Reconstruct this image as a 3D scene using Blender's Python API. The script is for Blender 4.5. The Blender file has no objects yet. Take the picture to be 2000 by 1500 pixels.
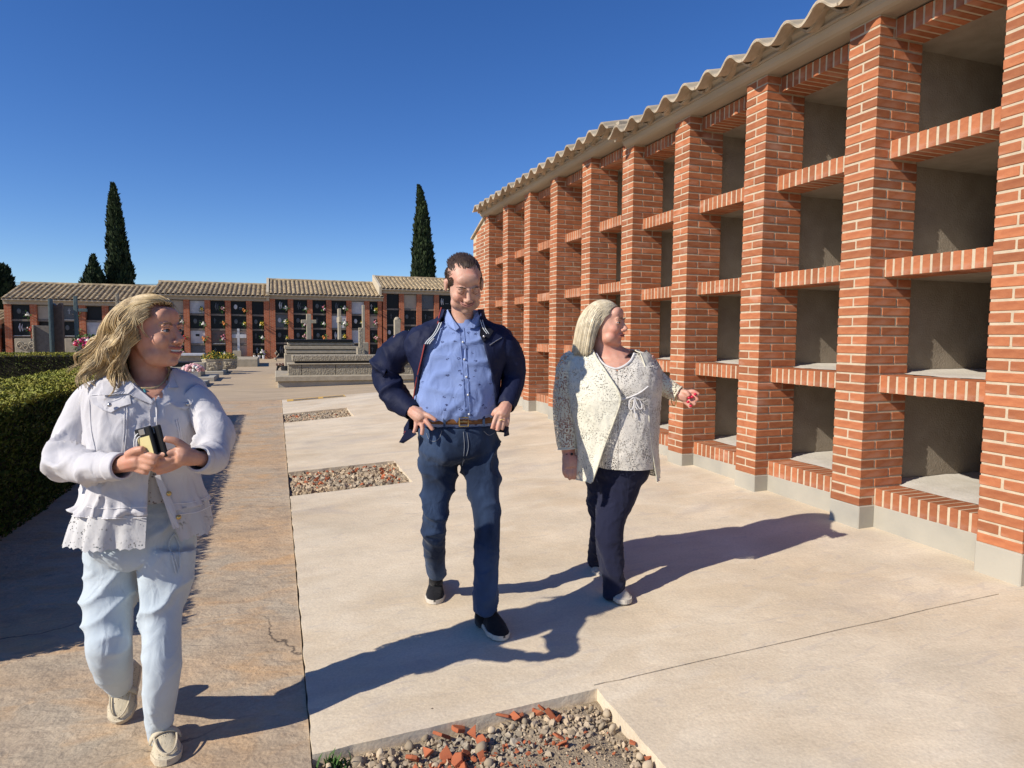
import bpy, math, random
import numpy as np
from mathutils import Vector, noise
random.seed(7); rng = np.random.default_rng(7)
scn = bpy.context.scene; COL = scn.collection
# ------------------------------------------------------------------ camera
F = 1301.9; YAW, PITCH, ROLL = .34, -.0714, .0064
S = 1.07
CAM = np.array([-3.5969, -2.2891, 1.1054]) * S
_fw = np.array([math.sin(YAW)*math.cos(PITCH), math.cos(YAW)*math.cos(PITCH), math.sin(PITCH)])
_r = np.array([math.cos(YAW), -math.sin(YAW), 0.]); _u = np.cross(_r, _fw)
CR = math.cos(ROLL)*_r + math.sin(ROLL)*_u; CU = -math.sin(ROLL)*_r + math.cos(ROLL)*_u; CF = _fw
cd = bpy.data.cameras.new('camera'); cam = bpy.data.objects.new('camera', cd); COL.objects.link(cam)
from mathutils import Matrix
cam.matrix_world = Matrix(((CR[0], CU[0], -CF[0], CAM[0]), (CR[1], CU[1], -CF[1], CAM[1]), (CR[2], CU[2], -CF[2], CAM[2]), (0, 0, 0, 1)))
cd.sensor_width = 36; cd.lens = F/2000*36; cd.clip_start = .05; cd.clip_end = 3000
scn.camera = cam
# ------------------------------------------------------------------ sky, sun, exposure
SUN = np.array([-1, -.24, .70]); SUN /= np.linalg.norm(SUN)
w = bpy.data.worlds.new('World'); scn.world = w; w.use_nodes = True
nt = w.node_tree; bg = nt.nodes['Background']; sk = nt.nodes.new('ShaderNodeTexSky')
sk.sky_type = 'NISHITA'; sk.sun_disc = False
sk.sun_elevation = math.asin(SUN[2]); sk.sun_rotation = math.atan2(SUN[0], SUN[1])
sk.air_density = .85; sk.dust_density = 0.; sk.ozone_density = 4.2; sk.altitude = 300
hs = nt.nodes.new('ShaderNodeHueSaturation'); hs.inputs['Saturation'].default_value = 1.22; hs.inputs['Hue'].default_value = .512; nt.links.new(sk.outputs[0], hs.inputs['Color']); nt.links.new(hs.outputs[0], bg.inputs[0]); bg.inputs[1].default_value = .108
ld = bpy.data.lights.new('sun', 'SUN'); ld.energy = 4.6; ld.angle = math.radians(.5); ld.color = (1, .93, .82)
lo = bpy.data.objects.new('sun', ld); COL.objects.link(lo); lo.location = (0, 0, 30)
lo.rotation_euler = Vector(SUN).to_track_quat('Z', 'Y').to_euler()
vs = scn.view_settings; vs.view_transform = 'Standard'; vs.look = 'None'; vs.exposure = .32; vs.gamma = 1; vs.use_curve_mapping = False
scn.render.engine = 'CYCLES'; scn.cycles.max_bounces = 6; scn.cycles.transparent_max_bounces = 12
try: scn.cycles.use_denoising = True
except Exception: pass
# ------------------------------------------------------------------ geometry helpers
def ray(x, y): return CR*(x-1000)/F - CU*(y-750)/F + CF
def at(x, y, d): return CAM + ray(x, y)*d
def onY(x, y, Y):
    d = ray(x, y); return CAM + d*((Y-CAM[1])/d[1])
def zg(X, Y):
    t = min(1, max(0, (X+3.8)/3.8)); zp = -.33+.006*Y; zw = -.187+.019*min(Y, 11)
    if Y > 12: t *= max(.35, 1-(Y-12)/6)
    return zp+(zw-zp)*t
def ong(x, y):
    d = ray(x, y); a, b = .5, 300
    for _ in range(50):
        m = (a+b)/2; q = CAM+d*m
        if q[2] > zg(q[0], q[1]): a = m
        else: b = m
    return CAM+d*a
def nz(v): v = np.asarray(v, float); return v/(np.linalg.norm(v)+1e-12)
class MB:
    def __init__(s): s.v = []; s.f = []; s.m = []; s.n = 0
    def add(s, V, Fs, m=0):
        V = np.asarray(V, float).reshape(-1, 3); s.v.append(V); b = s.n
        s.f += [tuple(i+b for i in f) for f in Fs]; s.m += [m]*len(Fs); s.n += len(V); return s
    def box(s, x0, x1, y0, y1, z0, z1, m=0, rot=0, piv=None, ch=0.):
        x0, x1, y0, y1, z0, z1 = min(x0, x1), max(x0, x1), min(y0, y1), max(y0, y1), min(z0, z1), max(z0, z1); ch = min(ch, .4*(x1-x0), .4*(y1-y0), .4*(z1-z0))
        if ch > 0: V, Fs = chbox(x1-x0, y1-y0, z1-z0, ch); V = V+np.array([(x0+x1)/2, (y0+y1)/2, (z0+z1)/2])
        else:
            V = np.array([(x, y, z) for z in (z0, z1) for y in (y0, y1) for x in (x0, x1)], float)
            Fs = [(0, 2, 3, 1), (4, 5, 7, 6), (0, 1, 5, 4), (2, 6, 7, 3), (0, 4, 6, 2), (1, 3, 7, 5)]
        if rot:
            p = np.array(piv if piv is not None else ((x0+x1)/2, (y0+y1)/2, 0.)); c, sn = math.cos(rot), math.sin(rot)
            W = V-p; V = np.stack([W[:, 0]*c-W[:, 1]*sn, W[:, 0]*sn+W[:, 1]*c, W[:, 2]], 1)+p
        return s.add(V, Fs, m)
    def obox(s, c, ax, ay, az, hx, hy, hz, m=0, ch=0.):
        V, Fs = chbox(2*hx, 2*hy, 2*hz, ch or min(hx, hy, hz)*.2)
        A = np.stack([nz(ax), nz(ay), nz(az)]); return s.add(V@A+np.asarray(c), Fs, m)
    def rings(s, R, cap=True, m=0, closed=True):
        R = np.asarray(R, float); k, n = R.shape[:2]; Fs = []
        for i in range(k-1):
            for j in range(n if closed else n-1):
                a, b = i*n+j, i*n+(j+1) % n; Fs.append((a, b, b+n, a+n))
        if cap and closed: Fs.append(tuple(range(n))[::-1]); Fs.append(tuple((k-1)*n+j for j in range(n)))
        return s.add(R.reshape(-1, 3), Fs, m)
    def tube(s, P, rad, n=8, m=0, flat=1., fdir=None, cap=True):
        P = np.asarray(P, float); k = len(P); rad = np.broadcast_to(rad, (k,))
        T = np.gradient(P, axis=0); T /= np.linalg.norm(T, axis=1)[:, None]+1e-12
        up = np.array(fdir if fdir is not None else ((0, 0, 1.) if abs(T[0][2]) < .85 else (1., .3, 0))); R = []
        for i in range(k):
            a = up-T[i]*(up@T[i]); a = nz(a); b = np.cross(T[i], a); up = a if fdir is None else up
            th = np.arange(n)*2*math.pi/n
            R.append(P[i]+rad[i]*(np.cos(th)[:, None]*b+np.sin(th)[:, None]*a*flat))
        return s.rings(R, cap, m)
    def ell(s, c, r, A=None, nu=10, nv=7, m=0):
        th = np.arange(nu)*2*math.pi/nu; V = [(0, 0, -1)]
        for i in range(1, nv):
            ph = -math.pi/2+math.pi*i/nv
            V += [(math.cos(ph)*math.cos(t), math.cos(ph)*math.sin(t), math.sin(ph)) for t in th]
        V.append((0, 0, 1)); V = np.array(V)*np.broadcast_to(r, (3,))
        if A is not None: V = V@np.asarray(A)
        Fs = [(0, 1+(j+1) % nu, 1+j) for j in range(nu)]
        for i in range(nv-2):
            for j in range(nu):
                a, b = 1+i*nu+j, 1+i*nu+(j+1) % nu; Fs.append((a, b, b+nu, a+nu))
        t = 1+(nv-1)*nu; o = 1+(nv-2)*nu
        Fs += [(o+j, o+(j+1) % nu, t) for j in range(nu)]
        return s.add(V+np.asarray(c), Fs, m)
    def lathe(s, prof, c, n=12, m=0, cap=True):
        th = np.arange(n)*2*math.pi/n
        return s.rings([[(c[0]+r*math.cos(t), c[1]+r*math.sin(t), c[2]+z) for t in th] for r, z in prof], cap, m)
    def prism(s, poly, axis, a, b, m=0):
        """poly of 2D points in the plane across axis ('x','y','z'), from a to b"""
        k = 'xyz'.index(axis); V = []
        for t in (a, b):
            for p in poly:
                q = list(p); q.insert(k, t); V.append(q)
        n = len(poly); Fs = [(i, (i+1) % n, n+(i+1) % n, n+i) for i in range(n)]
        Fs += [tuple(range(n))[::-1], tuple(range(n, 2*n))]
        return s.add(V, Fs, m)
    def mesh(s, name, mats, loc=(0, 0, 0), smooth=False):
        me = bpy.data.meshes.new(name); V = np.concatenate(s.v)-np.asarray(loc)
        me.from_pydata(V.tolist(), [], s.f)
        for mt in (mats if isinstance(mats, (list, tuple)) else [mats]): me.materials.append(mt)
        if any(s.m): me.polygons.foreach_set('material_index', s.m)
        fixn(me)
        if smooth: me.polygons.foreach_set('use_smooth', [True]*len(me.polygons))
        return me
    def build(s, name, mats, parent=None, loc=None, smooth=False, kind=None, label=None, cat=None, group=None, fix=True):
        pl = WL.get(parent.name, np.zeros(3)) if parent else np.zeros(3)
        L = np.asarray(loc, float) if loc is not None else pl.copy()
        o = bpy.data.objects.new(name, s.mesh(name, mats, L, smooth)); COL.objects.link(o)
        o.parent = parent; o.location = L-pl; WL[o.name] = L
        tag(o, label, cat, group, kind); return o
import bmesh
def fixn(me):
    if len(me.polygons) > 60000: return
    b = bmesh.new(); b.from_mesh(me); bmesh.ops.recalc_face_normals(b, faces=b.faces); b.to_mesh(me); b.free()
WL = {}
def tag(o, label=None, cat=None, group=None, kind=None):
    if label: o['label'] = label
    if cat: o['category'] = cat
    if group: o['group'] = group
    if kind: o['kind'] = kind
    return o
def empty(name, loc, label, cat, group=None, parent=None):
    o = bpy.data.objects.new(name, None); COL.objects.link(o); o.empty_display_size = .1
    pl = WL.get(parent.name, np.zeros(3)) if parent else np.zeros(3)
    o.parent = parent; o.location = np.asarray(loc, float)-pl; WL[o.name] = np.asarray(loc, float); return tag(o, label, cat, group)
def put(name, me, parent, pos, rot=(0, 0, 0)):
    o = bpy.data.objects.new(name, me); COL.objects.link(o); o.parent = parent
    o.location = np.asarray(pos)-WL[parent.name]; o.rotation_euler = rot; return o
def chbox(lx, ly, lz, c):
    V = []; h = (lx/2, ly/2, lz/2)
    for k in range(3):
        for sg in (-1, 1):
            a, b = [(1, 2), (2, 0), (0, 1)][k]
            for sa, sb in ((-1, -1), (1, -1), (1, 1), (-1, 1)):
                q = [0, 0, 0]; q[k] = sg*h[k]; q[a] = sa*(h[a]-c); q[b] = sb*(h[b]-c); V.append(q)
    V = np.array(V); Fs = []
    for k in range(6): Fs.append((4*k, 4*k+1, 4*k+2, 4*k+3) if k % 2 else (4*k+3, 4*k+2, 4*k+1, 4*k))
    sgn = np.sign(V)
    for k in range(3):
        a, b = [(1, 2), (2, 0), (0, 1)][k]
        for sa in (-1, 1):
            for sb in (-1, 1):
                fa = [i for i in range((2*a+(sa > 0))*4, (2*a+(sa > 0))*4+4) if sgn[i][b] == sb]
                fb = [i for i in range((2*b+(sb > 0))*4, (2*b+(sb > 0))*4+4) if sgn[i][a] == sa]
                fa.sort(key=lambda i: V[i][k]); fb.sort(key=lambda i: -V[i][k]); Fs.append(tuple(fa+fb))
    for sx in (-1, 1):
        for sy in (-1, 1):
            for sz in (-1, 1):
                Fs.append(tuple(next(i for i in range((2*k+((sx, sy, sz)[k] > 0))*4, (2*k+((sx, sy, sz)[k] > 0))*4+4) if tuple(sgn[i]) == (sx, sy, sz)) for k in range(3)))
    return V, Fs
def spl(P, k):
    """Catmull-Rom through the rows of P, k samples"""
    P = np.asarray(P, float); n = len(P); t = np.linspace(0, n-1, k); i = np.minimum(t.astype(int), n-2); f = (t-i)[:, None]
    g = lambda j: P[np.clip(j, 0, n-1)]
    p0, p1, p2, p3 = g(i-1), g(i), g(i+1), g(i+2)
    p0 = np.where((i == 0)[:, None], 2*p1-p2, p0); p3 = np.where((i+2 > n-1)[:, None], 2*p2-p1, p3)
    return .5*(2*p1+(p2-p0)*f+(2*p0-5*p1+4*p2-p3)*f*f+(3*p1-p0-3*p2+p3)*f**3)
# ------------------------------------------------------------------ materials
def mat(name, col=(.5, .5, .5), rough=.8, col2=None, scale=8., detail=4., lo=.35, hi=.65, bump=0., bscale=None, bdist=.01, rnd=0., metal=0., spec=.3, stretch=None, col3=None, s3=1.5, lo3=.45, hi3=.7, coord='Object', sss=0., sheen=0.):
    m = bpy.data.materials.new(name); m.use_nodes = True; N = m.node_tree.nodes; L = m.node_tree.links; B = N['Principled BSDF']
    B.inputs['Roughness'].default_value = rough; B.inputs['Metallic'].default_value = metal; B.inputs['Specular IOR Level'].default_value = spec
    if sss: B.inputs['Subsurface Weight'].default_value = sss; B.inputs['Subsurface Radius'].default_value = (.012, .004, .002); B.inputs['Subsurface Scale'].default_value = 1.
    if sheen: B.inputs['Sheen Weight'].default_value = sheen
    tc = N.new('ShaderNodeTexCoord'); src = tc.outputs[coord]
    if stretch:
        mp = N.new('ShaderNodeMapping'); mp.inputs['Scale'].default_value = stretch; L.new(src, mp.inputs[0]); src = mp.outputs[0]
    out = None
    def nse(sc, dt):
        n = N.new('ShaderNodeTexNoise'); n.inputs['Scale'].default_value = sc; n.inputs['Detail'].default_value = dt; L.new(src, n.inputs['Vector']); return n
    def ramp(s, a, b):
        r = N.new('ShaderNodeMapRange'); r.inputs[1].default_value = a; r.inputs[2].default_value = b; L.new(s, r.inputs[0]); return r.outputs[0]
    def mix(fac, a, b, typ='MIX'):
        x = N.new('ShaderNodeMix'); x.data_type = 'RGBA'; x.blend_type = typ
        for sck, v in ((x.inputs[0], fac), (x.inputs[6], a), (x.inputs[7], b)):
            if hasattr(v, 'is_linked'): L.new(v, sck)
            elif isinstance(v, (tuple, list)): sck.default_value = tuple(v)+(1,) if len(v) == 3 else v
            else: sck.default_value = v
        return x.outputs[2]
    out = tuple(col)
    if col2: out = mix(ramp(nse(scale, detail).outputs[0], lo, hi), col, col2)
    if col3: out = mix(ramp(nse(s3, 5).outputs[0], lo3, hi3), out, col3)
    if rnd:
        oi = N.new('ShaderNodeObjectInfo'); ge = N.new('ShaderNodeNewGeometry')
        a = N.new('ShaderNodeMath'); a.operation = 'ADD'; L.new(oi.outputs['Random'], a.inputs[0]); L.new(ge.outputs['Random Per Island'], a.inputs[1])
        fr = N.new('ShaderNodeMath'); fr.operation = 'FRACT'; L.new(a.outputs[0], fr.inputs[0])
        hs = N.new('ShaderNodeHueSaturation'); v = N.new('ShaderNodeMapRange'); v.inputs[3].default_value = 1-rnd; v.inputs[4].default_value = 1+rnd
        L.new(fr.outputs[0], v.inputs[0]); L.new(v.outputs[0], hs.inputs['Value'])
        if hasattr(out, 'is_linked'): L.new(out, hs.inputs['Color'])
        else: hs.inputs['Color'].default_value = tuple(out)+(1,)
        out = hs.outputs[0]
    if hasattr(out, 'is_linked'): L.new(out, B.inputs['Base Color'])
    else: B.inputs['Base Color'].default_value = tuple(out)+(1,)
    if bump:
        b = N.new('ShaderNodeBump'); b.inputs['Strength'].default_value = bump; b.inputs['Distance'].default_value = bdist
        L.new(nse(bscale or scale*3, 6).outputs[0], b.inputs['Height']); L.new(b.outputs[0], B.inputs['Normal'])
    m['_'] = 1; return m
def matx(m): return m.node_tree.nodes, m.node_tree.links, m.node_tree.nodes['Principled BSDF']
M = {}
M['brick'] = mat('brick_clay', (.40, .145, .062), .75, (.33, .108, .045), 14, rnd=.23, bump=.35, bscale=70, bdist=.004, stretch=(1, 1, 2.5), col3=(.52, .30, .21), s3=4, lo3=.56, hi3=.85)
M['mortar'] = mat('mortar', (.55, .455, .32), .95, (.47, .385, .27), 20, bump=.5, bscale=120, bdist=.004)
M['plinth'] = mat('plinth_render', (.40, .37, .30), .9, (.33, .31, .26), 3, bump=.3, bscale=60, bdist=.004, col3=(.45, .41, .33), s3=1.2)
M['niche'] = mat('niche_concrete', (.32, .27, .21), .95, (.26, .215, .165), 6, bump=.8, bscale=90, bdist=.006)
M['screed'] = mat('pale_mortar', (.62, .58, .51), .95, (.54, .5, .43), 7, bump=.4, bscale=50, bdist=.01)
M['cornice'] = mat('cornice_concrete', (.42, .36, .27), .9, (.34, .29, .22), 3, bump=.25, bscale=60, bdist=.004, stretch=(2, .4, 2))
M['tile'] = mat('roof_clay', (.50, .42, .31), .85, (.36, .29, .20), 9, rnd=.16, bump=.3, bscale=60, bdist=.004, col3=(.24, .22, .17), s3=7, lo3=.52, hi3=.75)
M['tile_far'] = mat('old_roof_clay', (.46, .36, .22), .9, (.34, .25, .14), 5, rnd=.2, col3=(.26, .21, .14), s3=2.5, lo3=.5, hi3=.75)
M['gravel'] = mat('gravel_stone', (.44, .33, .21), .9, (.32, .275, .21), 3, rnd=.36, bump=.3, bscale=60, bdist=.004, col3=(.44, .33, .2), s3=14, lo3=.55, hi3=.75)
M['shard'] = mat('broken_brick', (.40, .12, .05), .85, (.34, .10, .045), 20, rnd=.2, bump=.3, bscale=80, bdist=.003)
M['dirt'] = mat('dirt', (.36, .29, .20), 1., (.28, .22, .15), 14, detail=8, bump=.9, bscale=110, bdist=.01)
M['hedge'] = mat('hedge_shaded_leaf', (.065, .085, .010), .65, (.04, .062, .008), 3, rnd=.45, spec=.25)  # side leaves, darkened so their colour carries the shade
M['hedge_lit_tip'] = mat('hedge_sunlit_growth', (.26, .24, .030), .65, (.17, .19, .022), 2.2, rnd=.4, spec=.25, col3=(.30, .20, .05), s3=3, lo3=.55, hi3=.8); M['hedge_core'] = mat('hedge_core_dark', (.02, .018, .010), 1.)  # yellowish new growth, brightened so the top's colour also carries sunlight
M['cypress'] = mat('cypress_leaf', (.030, .048, .014), .8, (.018, .030, .010), 1.2, rnd=.5)
M['bark'] = mat('bark', (.12, .09, .06), .95)
M['granite'] = mat('black_granite', (.008, .0095, .011), .3, (.018, .02, .022), 60, spec=.15)
M['stone'] = mat('grey_stone', (.38, .33, .24), .95, (.27, .23, .17), 22, bump=1., bscale=24, bdist=.05)
M['stone2'] = mat('smooth_stone', (.42, .36, .26), .9, (.34, .29, .21), 8, bump=.2, bscale=50, bdist=.006)
M['greystone'] = mat('weathered_grey_stone', (.20, .175, .15), .95, (.15, .13, .11), 12, bump=.4, bscale=40, bdist=.01)
M['marble'] = mat('white_marble', (.55, .55, .55), .4, (.38, .39, .42), 4)
M['beige'] = mat('beige_panel', (.42, .36, .28), .9, (.37, .32, .25), 4)
M['brownmarble'] = mat('brown_marble', (.14, .10, .085), .4, (.10, .075, .065), 5)
M['midgrey'] = mat('grey_granite', (.12, .13, .14), .35, (.08, .085, .09), 40)
M['bluegreen'] = mat('patinated_metal', (.10, .14, .14), .7, (.07, .10, .105), 12)
M['brownstone'] = mat('brown_polished_stone', (.10, .075, .06), .5, (.07, .05, .042), 9)
M['cream'] = mat('cream_render', (.55, .47, .34), .95, (.48, .41, .3), 3)
M['black'] = mat('black_paint', (.012, .012, .013), .45)
M['wood'] = mat('stained_slat', (.13, .06, .03), .7, (.09, .04, .02), 20)
M['yellow'] = mat('yellow_paint', (.62, .37, .08), .8, (.55, .36, .12), 7, lo=.4, hi=.7)
M['white'] = mat('white_plastic', (.7, .7, .68), .5)
M['green'] = mat('leaf_green', (.055, .12, .02), .7, (.03, .08, .015), 5, rnd=.3)
for k, c in dict(f_white=(.75, .72, .65), f_pink=(.62, .20, .25), f_red=(.50, .02, .03), f_yellow=(.65, .48, .06), f_orange=(.55, .22, .06), f_lilac=(.48, .34, .55), f_magenta=(.6, .03, .16), f_palepink=(.68, .38, .38)).items(): M[k] = mat(k[2:]+'_petals', c, .7, rnd=.2)
M['wire'] = mat('black_cable', (.03, .03, .03), .6)
def brick_far():
    m = mat('far_brickwork', (.4, .1, .04), .85); N, L, B = matx(m)
    tc = N.new('ShaderNodeTexCoord'); sp = N.new('ShaderNodeSeparateXYZ'); cb = N.new('ShaderNodeCombineXYZ'); ad = N.new('ShaderNodeMath')
    L.new(tc.outputs['Object'], sp.inputs[0]); L.new(sp.outputs[0], ad.inputs[0]); L.new(sp.outputs[1], ad.inputs[1]); L.new(ad.outputs[0], cb.inputs[0]); L.new(sp.outputs[2], cb.inputs[1])
    b = N.new('ShaderNodeTexBrick'); b.inputs['Scale'].default_value = 1.; b.inputs['Brick Width'].default_value = .25; b.inputs['Row Height'].default_value = .067; b.inputs['Mortar Size'].default_value = .006
    b.inputs['Color1'].default_value = (.40, .105, .04, 1); b.inputs['Color2'].default_value = (.31, .075, .03, 1); b.inputs['Mortar'].default_value = (.45, .3, .2, 1)
    L.new(cb.outputs[0], b.inputs[0]); L.new(b.outputs[0], B.inputs['Base Color']); return m
M['brick_far'] = brick_far()
def concrete(name, cols, scl, streak, crack=0., bmp=.17):
    """pale cast concrete: broad blotches, drag streaks, pores and bumps"""
    m = mat(name, cols[0], .85); N, L, B = matx(m); tc = N.new('ShaderNodeTexCoord')
    def nse(s, d, st=(1, 1, 1), ds=0.):
        mp = N.new('ShaderNodeMapping'); mp.inputs['Scale'].default_value = st; L.new(tc.outputs['Object'], mp.inputs[0])
        n = N.new('ShaderNodeTexNoise'); n.inputs['Scale'].default_value = s; n.inputs['Detail'].default_value = d; n.inputs['Distortion'].default_value = ds; L.new(mp.outputs[0], n.inputs['Vector']); return n.outputs[0]
    def rg(x, a, b, c=0., d=1.):
        r = N.new('ShaderNodeMapRange'); [r.inputs[i].__setattr__('default_value', v) for i, v in zip((1, 2, 3, 4), (a, b, c, d))]; L.new(x, r.inputs[0]); return r.outputs[0]
    def mix(f, a, b, t='MIX'):
        x = N.new('ShaderNodeMix'); x.data_type = 'RGBA'; x.blend_type = t
        for sck, v in ((x.inputs[0], f), (x.inputs[6], a), (x.inputs[7], b)):
            if hasattr(v, 'is_linked'): L.new(v, sck)
            elif isinstance(v, tuple): sck.default_value = v+(1,)
            else: sck.default_value = v
        return x.outputs[2]
    c = mix(rg(nse(scl[0], 6, (1, 1, 1), .6), .4, .65), cols[0], cols[1])
    c = mix(rg(nse(scl[1], 7, streak, 1.), .5, .75), c, cols[2])
    c = mix(rg(nse(scl[2], 8, streak, .5), .56, .8), c, cols[3])
    g = rg(nse(90, 5), .3, .7, .9, 1.08); c = mix(1., c, N_comb(N, L, g), 'MULTIPLY')
    g2 = rg(nse(2.2, 9, streak), .25, .75, .86, 1.12); c = mix(1., c, N_comb(N, L, g2), 'MULTIPLY')
    v = N.new('ShaderNodeTexVoronoi'); v.inputs['Scale'].default_value = 7.; L.new(tc.outputs['Object'], v.inputs['Vector']); sp = N.new('ShaderNodeSeparateColor'); L.new(v.outputs['Color'], sp.inputs[0])
    k = N.new('ShaderNodeMath'); k.operation = 'LESS_THAN'; L.new(v.outputs['Distance'], k.inputs[0]); L.new(rg(sp.outputs[0], .55, 1., 0., .034), k.inputs[1]); c = mix(k.outputs[0], c, (.16, .12, .085))   # grit and droppings
    k2 = rg(nse(5.5, 10, (.5, 1.6, 1), 2.2), .60, .66, 0., .38); c = mix(k2, c, cols[3])                                   # trowel burns and stains
    if crack:
        v = N.new('ShaderNodeTexVoronoi'); v.feature = 'DISTANCE_TO_EDGE'; v.inputs['Scale'].default_value = crack
        mp = N.new('ShaderNodeMapping'); wv = N.new('ShaderNodeTexNoise'); wv.inputs['Scale'].default_value = 1.7; wv.inputs['Detail'].default_value = 6
        L.new(tc.outputs['Object'], wv.inputs['Vector']); ad = N.new('ShaderNodeVectorMath'); ad.operation = 'MULTIPLY_ADD'; ad.inputs[1].default_value = (.9, .9, .9)
        L.new(wv.outputs[1], ad.inputs[0]); L.new(tc.outputs['Object'], ad.inputs[2]); L.new(ad.outputs[0], v.inputs['Vector'])
        k = rg(v.outputs[0], .0, .006, 1., 0.); km = N.new('ShaderNodeMath'); km.operation = 'MULTIPLY'; L.new(k, km.inputs[0]); L.new(rg(nse(.9, 3), .52, .62), km.inputs[1])
        c = mix(km.outputs[0], c, (.10, .075, .055))
    L.new(c, B.inputs['Base Color'])
    h = N.new('ShaderNodeMath'); h.operation = 'MULTIPLY_ADD'; L.new(nse(9, 9, streak, .4), h.inputs[0]); h.inputs[1].default_value = 4.; L.new(nse(60, 6), h.inputs[2])
    b = N.new('ShaderNodeBump'); b.inputs['Strength'].default_value = bmp; b.inputs['Distance'].default_value = .012; L.new(h.outputs[0], b.inputs['Height']); L.new(b.outputs[0], B.inputs['Normal'])
    return m
def N_comb(N, L, v):
    c = N.new('ShaderNodeCombineXYZ'); [L.new(v, c.inputs[i]) for i in range(3)]; return c.outputs[0]
M['slab'] = concrete('new_concrete', ((.65, .55, .405), (.61, .495, .345), (.69, .595, .45), (.47, .41, .345)), (1.1, 2.5, 1.6), (.7, 1.3, 1))
M['path'] = concrete('stained_concrete', ((.48, .34, .21), (.44, .36, .26), (.53, .34, .18), (.31, .24, .175)), (1.3, 3., 4.), (1., 1.8, 1), crack=.55, bmp=.42)
M['farpath'] = concrete('far_concrete', ((.47, .36, .23), (.43, .33, .22), (.50, .39, .26), (.36, .28, .19)), (.5, 1.2, 2.), (.5, 2.5, 1))
# ================================================================== GROUND
PER = 1.018*S; CH = .0625*S; PLOTS = [(-1.12, -.055), (3.90, 5.0), (9.05, 10.3)]
def sheet(name, m, xs, ys, keep, dz=0., th=.08, jit=0., kind='structure', hf=zg):
    """walkable slab: top faces where keep(xc,yc), with vertical rims round every opening"""
    nx, ny = len(xs), len(ys); K = np.array([[keep((xs[i]+xs[i+1])/2, (ys[j]+ys[j+1])/2) for i in range(nx-1)] for j in range(ny-1)])
    cnt = np.zeros((ny, nx), int)
    cnt[:-1, :-1] += K; cnt[1:, :-1] += K; cnt[:-1, 1:] += K; cnt[1:, 1:] += K
    V = []; b = MB()
    for j in range(ny):
        for i in range(nx):
            x, y = xs[i], ys[j]
            if jit and 0 < cnt[j, i] < 4:
                x += jit*noise.noise(Vector((x*23, y*23, 1.3))); y += jit*noise.noise(Vector((x*23, y*23, 7.7)))
            V.append((x, y, hf(x, y)+dz))
    n = nx*ny; V += [(x, y, z-th) for x, y, z in V]; Fs = []
    for j in range(ny-1):
        for i in range(nx-1):
            if not K[j, i]: continue
            a, c, d, e = j*nx+i, j*nx+i+1, (j+1)*nx+i+1, (j+1)*nx+i; Fs.append((a, c, d, e))
            for (di, dj, p, q) in ((0, -1, a, c), (1, 0, c, d), (0, 1, d, e), (-1, 0, e, a)):
                ii, jj = i+di, j+dj
                if not (0 <= ii < nx-1 and 0 <= jj < ny-1) or not K[jj, ii]: Fs.append((q, p, p+n, q+n))
    used = sorted({i for f in Fs for i in f}); mp = {k: i for i, k in enumerate(used)}
    b.add([V[i] for i in used], [tuple(mp[i] for i in f) for f in Fs]); return b.build(name, m, kind=kind)
rngs = lambda a, b, st: list(np.arange(a, b-1e-6, st))
inplot = lambda x, y: -3.75 < x < -2.62 and any(a < y < b for a, b in PLOTS)
ys = sorted(set(np.round(rngs(-3.5, 6, .07)+rngs(6, 12.91, .15)+[12.9, -.029, -.021]+[v for p in PLOTS for v in p], 4)))
xs = sorted(set(np.round(rngs(-3.75, -2.4, .07)+rngs(-2.4, 2.5, .28)+[-2.62, -.2, 2.5], 4)))
sheet('concrete_slab', M['slab'], xs, ys, lambda x, y: not inplot(x, y) and not (-.029 < y < -.021 and -2.62 < x < -.2), jit=.007, dz=.012)
xs = sorted(set(np.round(rngs(-12, -4.2, .6)+rngs(-4.2, -3.76, .06)+[-3.757], 4))); ys = rngs(-3.5, 13.05, .1)+[13.05]
sheet('path', M['path'], xs, ys, lambda x, y: True, jit=.003)
xs = list(np.linspace(-22, 14, 60)); ys = list(np.linspace(13.06, 60, 50)); 
sheet('far_path', M['farpath'], xs, [12.915]+ys if 0 else ys, lambda x, y: True)
sheet('far_path_edge', M['farpath'], list(np.linspace(-3.74, 14, 60)), [12.915, 13.055], lambda x, y: True, dz=.002)
b = MB(); gx = [-900, -300, -100, -40, -12, -8, -5, -3.8, -3, -2, -1, 0, 1.5, 4, 12, 40, 100, 300, 900]; gy = [-200, -60, -20, -6, -3, -1, 0, 2, 4, 6, 9, 11, 12, 13, 14, 16, 18, 25, 40, 80, 200, 500, 1500]
nx = len(gx); b.add([(x, y, (zg(min(max(x, -9), 1.), min(max(y, -5), 60))-.075) if abs(x) < 50 and y < 70 else -.2) for y in gy for x in gx], [(j*nx+i, j*nx+i+1, (j+1)*nx+i+1, (j+1)*nx+i) for j in range(len(gy)-1) for i in range(nx-1)])
b.build('ground', M['dirt'], kind='structure')
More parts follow.
